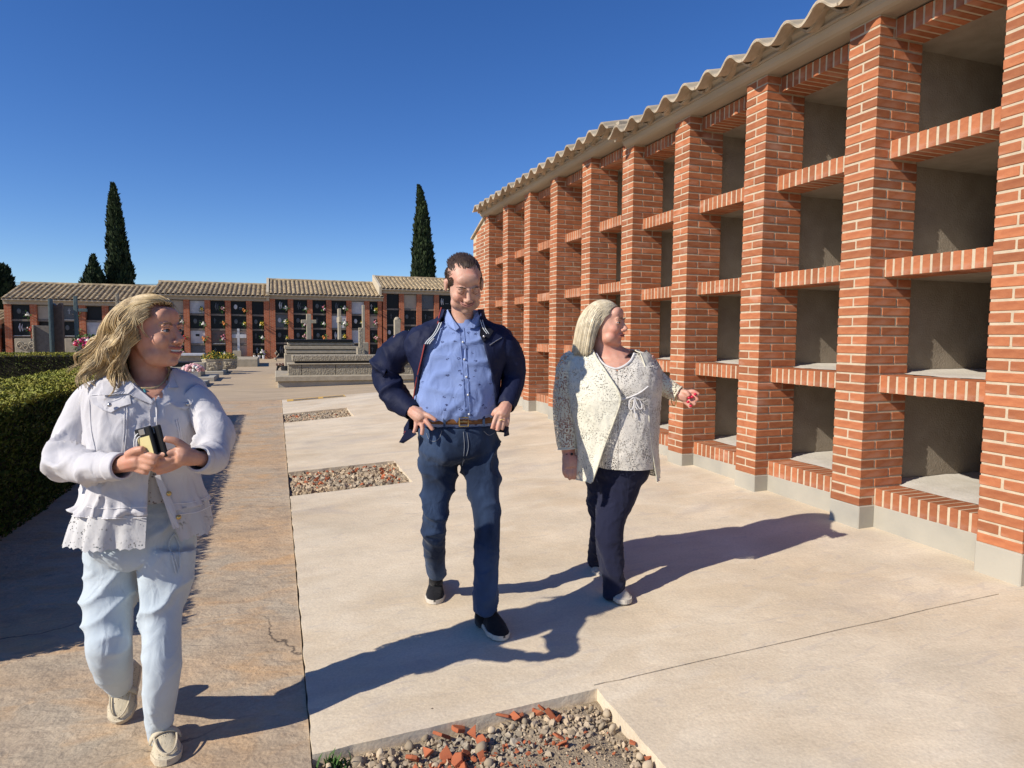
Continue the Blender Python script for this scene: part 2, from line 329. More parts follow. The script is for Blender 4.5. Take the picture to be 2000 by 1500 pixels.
# gravel in the grave plots
def stone_lp(b, c, r, rs):
    A = rs.normal(size=(3, 3)); A, _ = np.linalg.qr(A); q = np.array(r)*rs.uniform(.6, 1.25, 3)
    V = np.array([(1, 0, 0), (-1, 0, 0), (0, 1, 0), (0, -1, 0), (0, 0, 1), (0, 0, -1), (.62, .62, .5), (-.6, .6, -.55), (.6, -.6, -.5), (-.62, -.6, .5)])*rs.uniform(.85, 1.1, (10, 1))
    b.add(V*q@A+np.asarray(c), HULL)
def hull(V):
    V = np.asarray(V); n = len(V); Fs = []
    for i in range(n):
        for j in range(i+1, n):
            for k in range(j+1, n):
                nn = np.cross(V[j]-V[i], V[k]-V[i]); d = (V-V[i])@nn
                if (d <= 1e-9).all(): Fs.append((i, j, k))
                elif (d >= -1e-9).all(): Fs.append((i, k, j))
    return Fs
HULL = hull(np.array([(1, 0, 0), (-1, 0, 0), (0, 1, 0), (0, -1, 0), (0, 0, 1), (0, 0, -1), (.62, .62, .5), (-.6, .6, -.55), (.6, -.6, -.5), (-.62, -.6, .5)]))
rs = np.random.default_rng(11)
LBL = ['gravel and broken stones filling the grave plot by the camera', 'gravel with red brick bits filling the second grave plot', 'pale gravel filling the farthest grave plot']
for k, (y0, y1) in enumerate(PLOTS):
    # earth bed with bumps
    gx = np.linspace(-3.8, -2.57, 36); gyy = np.linspace(y0-.05, y1+.05, 30); b = MB()
    b.add([(x, y, zg(x, y)-.034+.022*noise.noise(Vector((x*4, y*4, k)))+.012*noise.noise(Vector((x*17, y*17, k)))) for y in gyy for x in gx], [(j*36+i, j*36+i+1, (j+1)*36+i+1, (j+1)*36+i) for j in range(29) for i in range(35)])
    b.build('earth', M['dirt'], kind='structure', smooth=True)
    b = MB(); n = (4600, 2200, 1500)[k]
    for i in range(n):
        x = rs.uniform(-3.73, -2.64); y = rs.uniform(y0+.02, y1-.02)
        if k == 0:   # a sandy patch without big stones
            sand = (x > -3.22 and y < -.23-.35*abs(x+2.93) and x < -2.70)
            if sand and rs.random() < .97: r = rs.uniform(.002, .005)
            else: r = min(.018, .004+.0065*rs.gamma(1.4, .55))
        else: r = (.007+.010*rs.gamma(1.6, .6)) if k == 1 else rs.uniform(.012, .028)
        r = min(r, .036); z = zg(x, y)-.030+.022*noise.noise(Vector((x*4, y*4, k)))+r*.12
        stone_lp(b, (x, y, z), r, rs)
    o = b.build('gravel', M['gravel'], kind='stuff')
    o['label'] = LBL[k]
    if k == 0:
        b = MB()
        for i in range(420):
            x = -3.35+rs.normal()*.26; y = -.22-.10*(x+3.35)*0-abs(rs.normal())*.13; r = rs.uniform(.003, .011)
            if -3.72 < x < -2.66 and y0 < y < y1-.02: stone_lp(b, (x, y, zg(x, y)-.022+r*.3), (r*1.2, r, r*.5), rs)
        b.build('brick_rubble', M['shard'], kind='stuff')
    else:
        b = MB()
        for i in range((130, 25)[k-1]):
            x = rs.uniform(-3.7, -2.66); y = rs.uniform(y0+.05, y1-.05)
            if k == 1 and not (abs((y-4.55)-(x+3.4)*.1) < .16 and x < -3.2 or y > 4.7 or x > -2.85 or (abs(y-4.1) < .1 and x > -3.5 and x < -3.0)): continue
            r = rs.uniform(.012, .03); stone_lp(b, (x, y, zg(x, y)-.02+r*.3), (r, r, r*.6), rs)
        b.build('brick_rubble', M['shard'], kind='stuff')
# broken brick pieces one can pick apart in the plot by the camera
SH = [(862, 1432, 1.5), (895, 1418, 1.2), (915, 1400, .9), (925, 1425, .9), (938, 1437, .8), (985, 1392, 1.1), (1005, 1395, .9), (1018, 1390, .8), (1040, 1378, 1.), (1052, 1388, 1.1), (1075, 1390, 1.3), (1090, 1398, .9), (1058, 1375, .8), (948, 1440, .9), (838, 1462, 1.), (808, 1475, 1.), (870, 1468, 1.1), (892, 1478, 1.3), (912, 1465, .8), (1090, 1430, .8), (1098, 1445, .9), (1145, 1450, .6), (905, 1495, .9), (940, 1468, .7), (1235, 1442, .6), (1265, 1472, .6)]
for x, y, s in SH:
    q = ong(x, y); b = MB(); L = .026*s
    n = rs.integers(3, 7); a = np.sort(rs.uniform(0, 2*math.pi, n)); a = np.linspace(0, 2*math.pi, n, endpoint=False)+rs.uniform(-.35, .35, n)
    P2 = np.stack([np.cos(a)*L*rs.uniform(.7, 1.5, n), np.sin(a)*L*rs.uniform(.5, 1.1, n)], 1); t = L*rs.uniform(.14, .34)
    A = rs.normal(size=3)*np.array([.5, .5, 0])+np.array([0, 0, 1]); A = nz(A); e1 = nz(np.cross(A, rs.normal(size=3))); e2 = np.cross(A, e1)
    ctr = q+np.array([0, 0, -.022+.4*L]); R = [[ctr+p[0]*f*e1+p[1]*f*e2+A*h for p in P2] for f, h in ((.93, -t), (1, -t*.8), (1, t*.75), (.9, t))]
    b.rings(R).build('brick_shard', M['shard'], loc=ctr, label='broken piece of red brick lying among the gravel of the grave plot by the camera', cat='brick shard', group='broken brick pieces in the gravel')
# bigger pebbles along the edges of that plot
PB = [(688, 1430, .9), (715, 1448, .8), (742, 1462, .9), (800, 1447, 1.), (700, 1480, 1.2), (645, 1490, 1.2), (765, 1470, .8), (940, 1450, 1.2), (955, 1480, 1.), (1185, 1385, .9), (1197, 1410, .8), (1155, 1373, .7), (1175, 1408, .8), (1150, 1393, .8), (1265, 1485, 1.), (830, 1430, .7), (1000, 1410, .7), (960, 1415, .8), (1025, 1400, .8), (740, 1492, 1.), (850, 1485, .8), (1250, 1465, .7)]
for i, (x, y, s) in enumerate(PB):
    q = ong(x, y); b = MB(); r = .019*s; A = np.linalg.qr(rs.normal(size=(3, 3)))[0]
    b.ell(q+np.array([0, 0, -.028+r*.4]), (r*rs.uniform(.9, 1.3), r, r*rs.uniform(.6, .85)), A, 9, 6)
    V = b.v[0]; V += np.array([[noise.noise(Vector(tuple(p*40+i)))*r*.3]*3 for p in V])
    b.build('pebble', M['gravel'], loc=q, label='rounded pebble lying in the grave plot by the camera', cat='pebble', group='pebbles in the grave plot by the camera', smooth=True)
# grass tuft at the plot's corner
q = ong(655, 1488); b = MB()
for i in range(70):
    a = rs.uniform(0, 6.28); l = rs.uniform(.02, .075); p = q+np.array([rs.normal()*.03, rs.normal()*.02, -.03]); d = np.array([math.cos(a)*.5, math.sin(a)*.5, 1.])*l; sd = np.array([-math.sin(a), math.cos(a), 0])*rs.uniform(.002, .006)
    b.add([p-sd, p+sd, p+d*.6+sd*.8, p+d+np.array([0, 0, -.2*l]), p+d*.6-sd*.8], [(0, 1, 2, 3, 4)])
b.build('weed', M['green'], loc=q, label='small green weed sprouting at the corner of the gravel plot', cat='weed')
# two yellow-framed slots in the slab
for k, (x0, x1) in enumerate(((-3.52, -3.0), (-2.9, -2.48))):
    e = empty('floor_slot', (x0, 12.6, zg(x0, 12.6)), ('dark floor slot with yellow paint round it, the one beside the path', 'dark floor slot with yellow paint round it, the one toward the brick wall')[k], 'floor slot', 'yellow framed slots in the slab'); b = MB(); b2 = MB()
    q = lambda x, y, dz: (x, y, zg(x, y)+dz)
    for (xa, xb, ya, yb) in ((x0-.13, x0, 12.42, 12.88), (x1, x1+.05, 12.42, 12.88), (x0, x1, 12.74, 12.88), (x0, x1, 12.42, 12.48)):
        b.add([q(xa, ya, .017), q(xb, ya, .017), q(xb, yb, .017), q(xa, yb, .017)], [(0, 1, 2, 3)])
    b.build('painted_frame', M['yellow'], e)
    for i in range(7):
        xa = x0+(x1-x0)*i/7; b2.add([q(xa, 12.485, .02), q(xa+.068, 12.485, .02), q(xa+.068, 12.735, .02), q(xa, 12.735, .02)], [(0, 1, 2, 3)])
    b2.build('grating', M['greystone'], e)
# ================================================================== NEW BRICK NICHE WALL
LB, WB, HB = .24*S, .1135*S, .0495*S
def bmesh_brick(l, w_, h, c=.003):
    V, Fs = chbox(l, w_, h, c); b = MB(); b.add(V, Fs); return b.mesh('brick', M['brick'])
BR = bmesh_brick(LB, WB, HB); BRL = bmesh_brick(LB, HB, WB)
J = .013*S
def pillar_bricks(y, z0, n):
    """(pos, alongY?) for every brick of a pillar, near front edge at (0, y)"""
    for c in range(n):
        z = z0+c*CH+HB/2+.0065
        if c % 2 == 0:
            yield (WB/2, y+LB/2, z), 1, 1
            yield (WB+J+LB/2, y+WB/2, z), 0, 1
            yield (WB+J+LB/2, y+LB-WB/2, z), 0, 0
        else:
            yield (LB/2, y+WB/2, z), 0, 1
            yield (LB/2, y+LB-WB/2, z), 0, 1
            yield (LB+J+WB/2, y+LB/2, z), 1, 1
XL = WB+J; XB = LB+J+WB     # ledge face, back of brickwork
def ledge_bricks(y, z):
    y0, y1 = y+LB, y+PER; n = 12; p = (y1-y0)/n
    for i in range(n): yield (XL+LB/2, y0+p*(i+.5), z+WB/2+.003)
def niche_block(name, label, ks, bays, z0, top_extra, y_a, y_b, indiv):
    T = empty(name, (0, y_a, z0), label, 'niche wall', 'new brick niche walls')
    todo = []
    for k in ks:
        y = (k-1)*PER; n = 50+(2 if k == 5 else 0); b = MB(); zb = z0 if k != 5 else 0
        b.box(.0045, XB-.004, y+.0045, y+LB-.0045, zb+.004, zb+n*CH+.004)
        P = b.build('pillar', M['mortar'], T)
        b = MB(); b.box(-.004, XB-.01, y-.003, y+LB+.003, zg(0, y)-.1, zb+.0035, ch=.006); b.build('plinth', M['plinth'], P)
        for p, a, v in pillar_bricks(y, zb, n): todo.append((P, BR, p, a, v))
    for k in bays:
        y = (k-1)*PER
        for t in range(5):
            z = z0+t*12*CH; b = MB(); b.box(XL+.004, XL+LB-.002, y+LB-.003, y+PER+.003, z+.006, z+WB+.0005)
            P = b.build('ledge', M['mortar'], T)
            for p in ledge_bricks(y, z): todo.append((P, BRL, p, 0, 1))
        b = MB(); b.box(XL-.002, 2.4, y+LB+.002, y+PER-.002, zg(0, y)-.15, z0+.0055, ch=.004); b.build('plinth', M['plinth'], T)
    todo.sort(key=lambda q: np.linalg.norm(np.asarray(q[2])-CAM)+(0 if q[4] else 99))
    vis = [q for q in todo if q[4] and pixin(q[2])]; ind = set(id(q) for q in vis[:indiv]); rest = MB()
    for q in todo:
        P, me, p, a, v = q; p = np.asarray(p)+rng.normal(0, .0009, 3)
        if id(q) in ind: put('brick', me, P, p, (0, 0, math.pi/2*a+rng.normal(0, .002)))
        else:
            V, Fs = CHB[(id(me))]
            if a: V = V[:, [1, 0, 2]]*np.array([-1, 1, 1])
            rest.add(V+p, Fs)
    rest.build('brickwork', M['brick'], T, kind='stuff')
    # concrete niches behind the brick: side walls, slabs, back wall
    yb0, yb1 = (bays[0]-1)*PER, (bays[-1])*PER+LB; b = MB()
    for k in sorted(set(list(bays)+[x+1 for x in bays])):
        y = (k-1)*PER; b.box(XB+.001, 2.4, y+.085, y+LB-.085, z0-.1, z0+50*CH)
    for k in bays:
        y = (k-1)*PER+LB-.085; y2 = (k)*PER+.085
        for t in range(5):
            z = z0+t*12*CH; b.box(XB-.005 if t in (0,) else XB-.004, 2.4, y-.001, y2+.001, z+.004, z+WB-.004)
    b.box(2.4, 2.5, yb0, yb1, z0-.1, z0+50*CH+.1); b.build('niche_shell', M['niche'], T)
    b = MB()     # trowelled mortar beds on the niche floors
    for k in bays:
        y = (k-1)*PER+LB-.08; y2 = k*PER+.08
        for t in range(4):
            z = z0+t*12*CH+WB+.002; gx = np.linspace(XB-.02, 1.6, 14); gy = np.linspace(y, y2, 12)
            b.add([(xx, yy, z+.003+min(.008, (xx-XB+.02)*.1)+.006*noise.noise(Vector((xx*6, yy*6, t+k)))+.022*math.exp(-((yy-y2)/.05)**2)+.022*math.exp(-((yy-y)/.05)**2)) for yy in gy for xx in gx], [(j*14+i, j*14+i+1, (j+1)*14+i+1, (j+1)*14+i) for j in range(11) for i in range(13)])
    b.build('mortar_bed', M['screed'], T, smooth=True)
    # moulded cornice
    zt = z0+50*CH; prof = [(.5, zt+.003), (.02, zt+.003), (-.012, zt+.004), (-.04, zt+.014), (-.062, zt+.032), (-.074, zt+.055), (-.078, zt+.062), (-.076, zt+.068), (-.09, zt+.070), (-.094, zt+.082), (-.080, zt+.088), (-.082, zt+.104), (-.098, zt+.118), (-.118, zt+.126), (-.12, zt+.16), (.5, zt+.2)]
    R = [[(x, y, z) for x, z in prof] for y in np.linspace(y_a, y_b, 30)]; b = MB(); b.rings(R); b.build('cornice', M['cornice'], T, smooth=False)
    # wavy roof tiles
    PT = .326; ny = 14; zo = z0+3.458; sl = .24
    def tile(ya, x0, x1, m=0, dz=0):
        b = MB(); R = []
        prof = [(t, .052*math.cos(2*math.pi*t)*(1.0 if math.cos(2*math.pi*t) > 0 else .8)) for t in np.linspace(-.52, .54, ny)]
        for x in (x0, x1):
            zz = zo+(x+.26)*sl+dz; up = [(x, ya+t*PT, zz+h+(.012 if x == x0 else 0)) for t, h in prof]; dn = [(x+.004, p[1], p[2]-.02) for p in up][::-1]; R.append(up+dn)
        b.rings(R, True); return b
    yy = y_a+PT*.5; j = 0; rest = MB()
    while yy < y_b-PT*.2:
        jx = rng.normal(0, .008); tile(yy, -.26+jx, .2).build('roof_tile', M['tile'], T, loc=(-.26, yy, zo), smooth=False)
        u = tile(yy+.03, -.15+jx*2, .15, dz=-.032); rest.add(np.concatenate(u.v), u.f)
        for r in range(1, 5):
            u = tile(yy+rng.normal(0, .006), -.26+.37*r+rng.normal(0, .01), -.26+.37*r+.45, dz=.022*(r % 2)); rest.add(np.concatenate(u.v), u.f)
        yy += PT; j += 1
    rest.build('roof_tile', M['tile'], T, kind='stuff')
    b = MB(); b.prism([(-.1, zt+.15), (2.0, zt+.15+2.1*.24-.06), (2.5, zt+.3), (2.5, zt+.05), (-.1, zt+.12)], 'y', y_a+.005, y_b-.005); b.build('roof_deck', M['cornice'], T)
    return T
def pixin(p):
    d = np.asarray(p)-CAM; z = d@CF
    if z < .3: return False
    x = 1000+F*(d@CR)/z; y = 750-F*(d@CU)/z; return -40 < x < 2040 and -40 < y < 1540
CHB = {id(BR): chbox(LB, WB, HB, .003), id(BRL): chbox(LB, HB, WB, .003)}
YS = 4*PER+.13
niche_block('niche_wall', 'empty red brick niche wall under wavy roof tiles, section up to the step in its roof', [0, 1, 2, 3, 4, 5], [0, 1, 2, 3, 4], 0., 0, -1.4, YS, 300)
FT = niche_block('niche_wall', 'empty red brick niche wall beyond the roof step, its tiles and ledges slightly higher', [6, 7, 8, 9, 10], [5, 6, 7, 8, 9], 2*CH, 0, YS+.004, 10.15, 300)
# gable wall closing the row
b = MB(); y = 9*PER+LB; z0 = 2*CH
b.prism([(y+.002, z0-.2), (10.87, z0-.2), (10.87, 3.17), (10.1, 3.44), (y+.002, 3.47)], 'x', .004, .30)
G = b.build('end_wall', M['mortar'], FT)
rest = MB(); V0, F0 = CHB[id(BR)]; V1 = V0[:, [1, 0, 2]]*np.array([-1, 1, 1])
for c in range(50):
    yy = y+.012+(0 if c % 2 else WB/2); z = z0+c*CH+HB/2+.0065
    while yy+LB < 10.88:
        if z+.03 < 3.47-max(0, yy+LB-10.1)*.35: rest.add(V1+np.array([WB/2, yy+LB/2, z]), F0)
        yy += LB+J
rest.build('brickwork', M['brick'], G, kind='stuff')
b = MB(); b.prism([(10.0, 3.475), (10.93, 3.16), (10.95, 3.19), (10.0, 3.515)], 'x', -.04, .34); b.build('coping', M['tile'], G)
# ================================================================== OLD NICHE BLOCKS ACROSS THE FAR END
rs = np.random.default_rng(5)
YF = 36.
FLOW = []
def barrel(b, x, ya, za, yb, zb, r, seg=7, rows=9):
    """one course of overlapping half-round tiles running up the roof"""
    for k in range(rows):
        t0, t1 = k/rows, (k+1.12)/rows; r0, r1 = r*1.06, r*.86; jj = rs.normal(0, .004)
        R = [[(x+jj+rr*math.cos(a), ya+(yb-ya)*t, za+(zb-za)*t+rr*.8*math.sin(a)+.01*(1-q)) for a in np.linspace(0, math.pi, seg)] for q, t, rr in ((0, t0, r0), (1, min(t1, 1.02), r1))]
        R0 = [[(p[0], p[1], p[2]-.018) for p in q[::-1]] for q in R]; b.rings([R[0]+R0[0], R[1]+R0[1]])
def old_block(label, xs, zb, ze, zr, slabs, x_over=(.1, .1), gable=False, nt=None):
    T = empty('niche_block', (xs[0], YF, zb), label, 'niche block', 'old niche blocks along the far side'); x0, x1 = xs[0]-.16, xs[-1]+.16
    b = MB(); b.box(x0+.02, x1-.02, YF+.3, YF+2.6, zb-.5, ze+.05); b.prism([(YF+.3, ze), (YF+2.6, ze), (YF+2.6, zr-.1)], 'x', x0+.02, x1-.02); b.build('core_wall', M['greystone'], T)
    for x in xs:
        b = MB(); b.box(x-.14, x+.14, YF, YF+.4, zb-.4, ze-.02); b.build('pillar', M['brick_far'], T)
    th = (ze-.12-zb)/4; b = MB(); b.box(x0, x1, YF-.04, YF+.32, ze-.14, ze-.0); b.box(x0+.01, x1-.01, YF-.1, YF+.32, ze, ze+.06); b.build('cornice', M['cornice'], T)
    for i in range(len(xs)-1):
        for t in range(5): b = MB(); b.box(xs[i]+.141, xs[i+1]-.141, YF+.1, YF+.31, zb+t*th-.05, zb+t*th+.05); b.build('ledge', M['greystone'], T)
    for i in range(len(xs)-1):
        for t in range(4):       # t = 0 top tier
            code = slabs[i][t]; za = zb+(3-t)*th+.055; zc = za+th-.115; xa, xb = xs[i]+.145, xs[i+1]-.145
            m = {'d': 'granite', 'g': 'midgrey', 'w': 'marble', 'b': 'beige', 'r': 'brownmarble', 'k': 'black'}[code[0]]
            yq = YF+.14 if code[0] != 'k' else YF+.29; b = MB(); b.box(xa, xb, yq, YF+.305, za, zc, ch=.008)  # code k: black panel set back, painting the darkness of an empty niche
            sl = b.build('niche_slab', M[m], T)
            rr = rs.random()
            if 'p' in code: b = MB(); b.box(xa+.25, xa+.43, yq-.012, yq+.001, zc-.3, zc-.18); b.build('plaque', M['black'], sl)
            elif code[0] in 'dgr' and 'n' not in code:
                b = MB(); cx = xa+(xb-xa)*rs.uniform(.22, .4); cz = (za+zc)/2+.05; k = rs.integers(3)   # carved relief, small cross, letters as raised bars
                if k == 0: b.tube([(cx, yq-.006, cz-.2), (cx-.03, yq-.008, cz), (cx, yq-.006, cz+.2)], [.02, .05, .02], 6); b.tube([(cx+.1, yq-.006, cz-.18), (cx+.06, yq-.006, cz), (cx+.1, yq-.006, cz+.16)], [.02, .035, .01], 6)
                if k == 1: b.ell((cx, yq, cz), (.09, .012, .13), nu=10, nv=6)
                if k == 2: b.box(cx-.015, cx+.015, yq-.01, yq+.001, cz-.12, cz+.16); b.box(cx-.06, cx+.06, yq-.01, yq+.001, cz+.05, cz+.085)
                for q in range(rs.integers(1, 4)): b.box(xa+.4, xa+.4+rs.uniform(.12, .25), yq-.008, yq+.001, cz-.12+q*.07, cz-.105+q*.07)
                b.build('inscription', M['midgrey' if rs.random() < .6 else 'marble'], sl)
            if '_' in code: b = MB(); b.box(xa+.1, xb-.02, YF-.02, yq, za-.03, za-.006); b.build('shelf', M['marble'], sl)
            if code in ('d', 'g', 'w', 'r') and rs.random() < .55: code += rs.choice(list('FPRYOQ'))
            for f, nm in dict(F='f_white', P='f_pink', R='f_red', Y='f_yellow', O='f_orange', L='f_lilac', Q='f_palepink').items():
                if f in code[1:]: FLOW.append((xb-.1+rs.uniform(-.04, .06), YF+.04, za+(.22 if 'z' not in code else .12)+rs.uniform(0, .12), nm, label, i, t, len(xs)-1))
    # roof
    b = MB(); ya, yb = YF-.26, YF+2.6; za, zz = ze+.1, zr
    b.prism([(ya+.03, za-.05), (ya+.03, za-.01), (yb, zz-.01), (yb+.02, zz-.2), (YF+.3, ze+.061), (YF-.08, ze+.061)], 'x', x0, x1); b.build('roof_deck', M['cream'], T)
    b = MB(); n = int(round((x1-x0)/.235))
    for i in range(n): barrel(b, x0+.1+(x1-x0-.2)*i/(n-1), ya, za, yb, zz, .095)
    b.build('roof_tile', M['tile_far'], T, kind='stuff')
    b = MB()
    for i in range(int((x1-x0)/.4)+1):
        xx = x0+i*.4; b.tube([(xx-.02, yb+.02, zz+.03), (min(xx+.43, x1+.02), yb+.02, zz+.035)], [.1, .085], 9)
    b.build('ridge_tile', M['tile_far'], T, kind='stuff')
    if gable: b = MB(); b.prism([(ya+.1, za-.35), (ya+.05, za+.12), (yb+.05, zz+.15), (yb+.05, za-.35)], 'x', x0-.14, x0-.01); b.build('gable_parapet', M['cream'], T)
    return T
old_block('long low old niche block with the broad tiled roof behind the hedge and tall tombstones', [-16.0, -14.95, -13.9, -12.9, -11.9, -10.9, -9.95], -.55, 2.72, 3.72,
    [('dF', 'dR_', 'd', 'd'), ('b', 'k', 'd', 'd'), ('gRO_', 'dO_', 'd', 'd'), ('k', 'w', 'd', 'd'), ('g', 'wF', 'd', 'd'), ('b', 'g', 'd', 'd')])
old_block('old niche block with blank beige and black slabs behind the concrete planter', [-9.66, -9.15, -8.21, -7.21, -6.22, -5.18, -4.3], -.12, 3.12, 4.0,
    [('b', 'r', 'd', 'd'), ('b', 'gF', 'dR', 'dQ'), ('wY', 'dF', 'wpO', 'gn'), ('dQ', 'dO', 'rP_', 'dF'), ('dO', 'dY', 'bn', 'bn'), ('dn', 'dY', 'dF', 'dLF')])
old_block('old niche block behind the stone crosses, its slabs mostly black granite', [-4.0, -3.07, -2.06, -1.05, .04, 1.03, 1.78], -.08, 3.26, 4.3,
    [('d', 'gFY', 'd', 'dQ'), ('dF', 'd', 'dQ', 'd'), ('d', 'dF', 'dO', 'd'), ('dF', 'wF', 'dY', 'd'), ('w', 'd', 'w_', 'd'), ('d', 'bpP', 'dQ', 'd')], gable=True)
old_block('tallest old niche block under the cypress, partly behind the walking man', [2.0, 3.0, 4.02, 5.05, 6.1, 7.1, 8.1], -.05, 3.72, 4.68,
    [('dn', 'dF', 'dY', 'd'), ('b', 'd', 'd', 'd'), ('g', 'd', 'd', 'd'), ('d', 'd', 'd', 'd'), ('d', 'd', 'd', 'd'), ('d', 'd', 'd', 'd')], gable=True)
old_block('lowest old niche block at the edge of the picture beyond the hedge', [-21., -20., -19., -18., -17., -16.5], -1.4, 1.55, 2.25, [('d', 'd', 'd', 'd')]*5)
# a concrete double front with a pale painted cross and lamps, leaning beside the black slabs
b = MB(); b.box(-5.80, -5.68, YF+.05, YF+.13, -.1, 1.5); b.box(-6.06, -5.34, YF+.052, YF+.128, 1.0, 1.2)
b.build('wall_cross', M['marble'], loc=(-5.75, YF, -.1), label='pale cross standing on the beige double niche front between black slabs', cat='cross')
b = MB(); b.box(-6.0, -5.6, YF-.5, YF-.1, -.12, .33, ch=.015); b.build('stone_block', M['stone2'], loc=(-5.8, YF-.3, -.1), label='low stone block in front of the beige niche front with the pale cross', cat='stone block')
def bunch_mesh(key, n=16, r=.11):
    b = MB(); q = np.random.default_rng(sum(map(ord, key)))
    for i in range(n):
        d = nz(q.normal(size=3)); c = d*r*q.uniform(.4, 1)*np.array([1, .7, 1.1]); s = q.uniform(.022, .042)
        b.ell(c, (s, s, s*.75), np.linalg.qr(q.normal(size=(3, 3)))[0], 6, 4, 0 if q.random() < .8 else 2)
    for i in range(14):
        d = nz(q.normal(size=3)); e = nz(np.cross(d, q.normal(size=3))); p = d*r*.6; b.add([p, p+d*.08+e*.03, p+d*.13, p+d*.08-e*.03], [(0, 1, 2, 3)], 1)
    b.tube([(0, 0, -.05), (0, .03, -.26)], [.012, .008], 5, 1); return b.mesh('flower_bunch', [M[key], M['green'], M['f_white']])
BM = {}
ORD = ['first', 'second', 'third', 'fourth', 'fifth', 'sixth', 'seventh']; TIER = ['top row', 'second row', 'third row', 'bottom row']
for x, y, z, nm, lab, i, t, nb in FLOW:
    if nm not in BM: BM[nm] = bunch_mesh(nm)
    o = bpy.data.objects.new('flower_bunch', BM[nm]); COL.objects.link(o); o.location = (x, y, z); o.rotation_euler = (0, 0, rs.uniform(-.5, .5)); sc = rs.uniform(.95, 1.5); o.scale = (sc, sc, sc); WL[o.name] = np.array((x, y, z))
    w_ = {'long': 'behind the tall tombstones', 'old ': 'near the planter' if 'planter' in lab else 'behind the stone crosses', 'tall': 'under the cypress', 'lowe': 'at the edge'}[lab[:4]]
    tag(o, f"{dict(f_palepink='pale pink').get(nm, nm[2:])} flowers on the {TIER[t]} of column {ORD[i]}, old niches {w_}", 'flowers', 'flower bunches on the old niches')
for i, x in enumerate((-4.95, -4.72, -4.5)):
    b = MB(); b.lathe([(.05, 0), (.075, .2), (.08, .2), (.07, .19), (.06, .05)], (x, YF-.25, -.115), 12); o = b.build('flower_pot', M['white'], loc=(x, YF-.25, -.11), label='white plastic flower pot, ' + ('the one with a dark plant toward the pale cross', 'middle one of the three on the paving', 'the empty one beside the brick pillar')[i], cat='flower pot', group='white pots below the old niches')
    if i < 2: b = MB(); b.ell((x, YF-.25, .13), (.07, .07, .07)); b.build('plant', M['bark'], o)
# ================================================================== TOMBS, CROSSES, TOMBSTONES
def slabx(p0, p1, Y, d, **k):
    """block whose front face fills the pixels p0..p1 at depth plane Y, d metres deep"""
    A, B = onY(*p0, Y), onY(*p1, Y); return (min(A[0], B[0]), max(A[0], B[0]), Y, Y+d, min(A[2], B[2]), max(A[2], B[2]))
x0 = -3.82; Y0 = 16.4
E = empty('tomb', (x0, Y0, -.25), 'long rough stone tomb on a stepped plinth in front of the stone crosses', 'tomb')
zt = lambda y, Y: onY(600, y, Y)[2]
X1 = 2.2
b = MB(); b.box(x0, X1, Y0, Y0+3., -.5, zt(738, Y0)-.09, ch=.012); b.build('plinth', M['plinth'], E)
b = MB(); b.box(x0-.07, X1+.07, Y0-.08, Y0+3.05, zt(738, Y0)-.09, zt(734, Y0), ch=.015); b.build('plinth_cap', M['stone2'], E)
z1 = zt(734, Y0)-.01; z2 = zt(710, Y0+.3)
for i, (xa, xb) in enumerate(((x0+.27, -3.2), (-3.19, -2.3), (-2.29, -1.2), (-1.19, -.1), (-.09, 1.2))):
    b = MB(); b.box(xa, xb, Y0+.3, Y0+1.25, z1+.002, z2-.03, ch=.012); b.build('stone_block', M['stone'], E)
b = MB(); b.box(x0+.25, 1.25, Y0+.26, Y0+1.3, z2-.03, z2, ch=.008); b.build('ledge_course', M['stone2'], E)
b = MB(); b.box(x0+.45, 1.1, Y0+.42, Y0+1.2, z2, z2+.1); b.build('gap_shade', M['black'], E)  # black block painted in for the shade under the lid
b = MB(); b.box(x0+.38, 1.25, Y0+.34, Y0+1.25, z2+.06, z2+.22, ch=.015); b.build('lid_slab', M['stone'], E)
Y1 = 20.2
E = empty('tomb', (-3.7, Y1, -.2), 'moulded stone tomb with a black granite top behind the rough tomb', 'tomb')
zz = [zt(y, Y1) for y in (708, 692, 690, 684, 682, 676, 674, 670, 668, 663)]
XA, XB2 = onY(556, 690, Y1)[0], onY(702, 690, Y1)[0]
for i, (ins, za, zb) in enumerate(((0, -.4, zz[1]), (.1, zz[1], zz[2]), (.02, zz[2], zz[3]), (.08, zz[3], zz[4]), (.0, zz[4], zz[5]), (.16, zz[5], zz[6]), (.1, zz[6], zz[7]), (.14, zz[7], zz[8]))):
    b = MB(); b.box(XA+ins, XB2-ins*1.5, Y1+ins, Y1+1.6-ins, za, zb+.001, ch=.008); b.build('moulded_course', M['stone2'], E)
b = MB(); b.box(XA+.06, XB2-.2, Y1+.06, Y1+1.5, zz[8]+.001, zz[9], ch=.006); b.build('granite_top', M['granite'], E)
def cross(x, ytop, ybar, ybot, hw, arm, Y, th, label, m='stone2', name='stone_cross'):
    A = onY(x, ytop, Y); Bz = onY(x, ybot, Y)[2]; Cz = onY(x, ybar, Y)[2]; k = onY(x+1, 640, Y)[0]-onY(x, 640, Y)[0]; b = MB()
    b.box(A[0]-hw*k, A[0]+hw*k, Y, Y+th, Bz, A[2], ch=.012)
    if arm: b.box(A[0]-arm*k, A[0]+arm*k, Y+.003, Y+th-.003, Cz-hw*k*.8, Cz+hw*k*.8, ch=.012)
    return b.build(name, M[m], loc=(A[0], Y, Bz), label=label, cat='stone cross' if arm or 'cross' in label else 'stone post')
cross(603, 613, 628, 668, 4.6, 15, Y1+1.0, .2, 'plain stone cross seen front on above the moulded tomb')
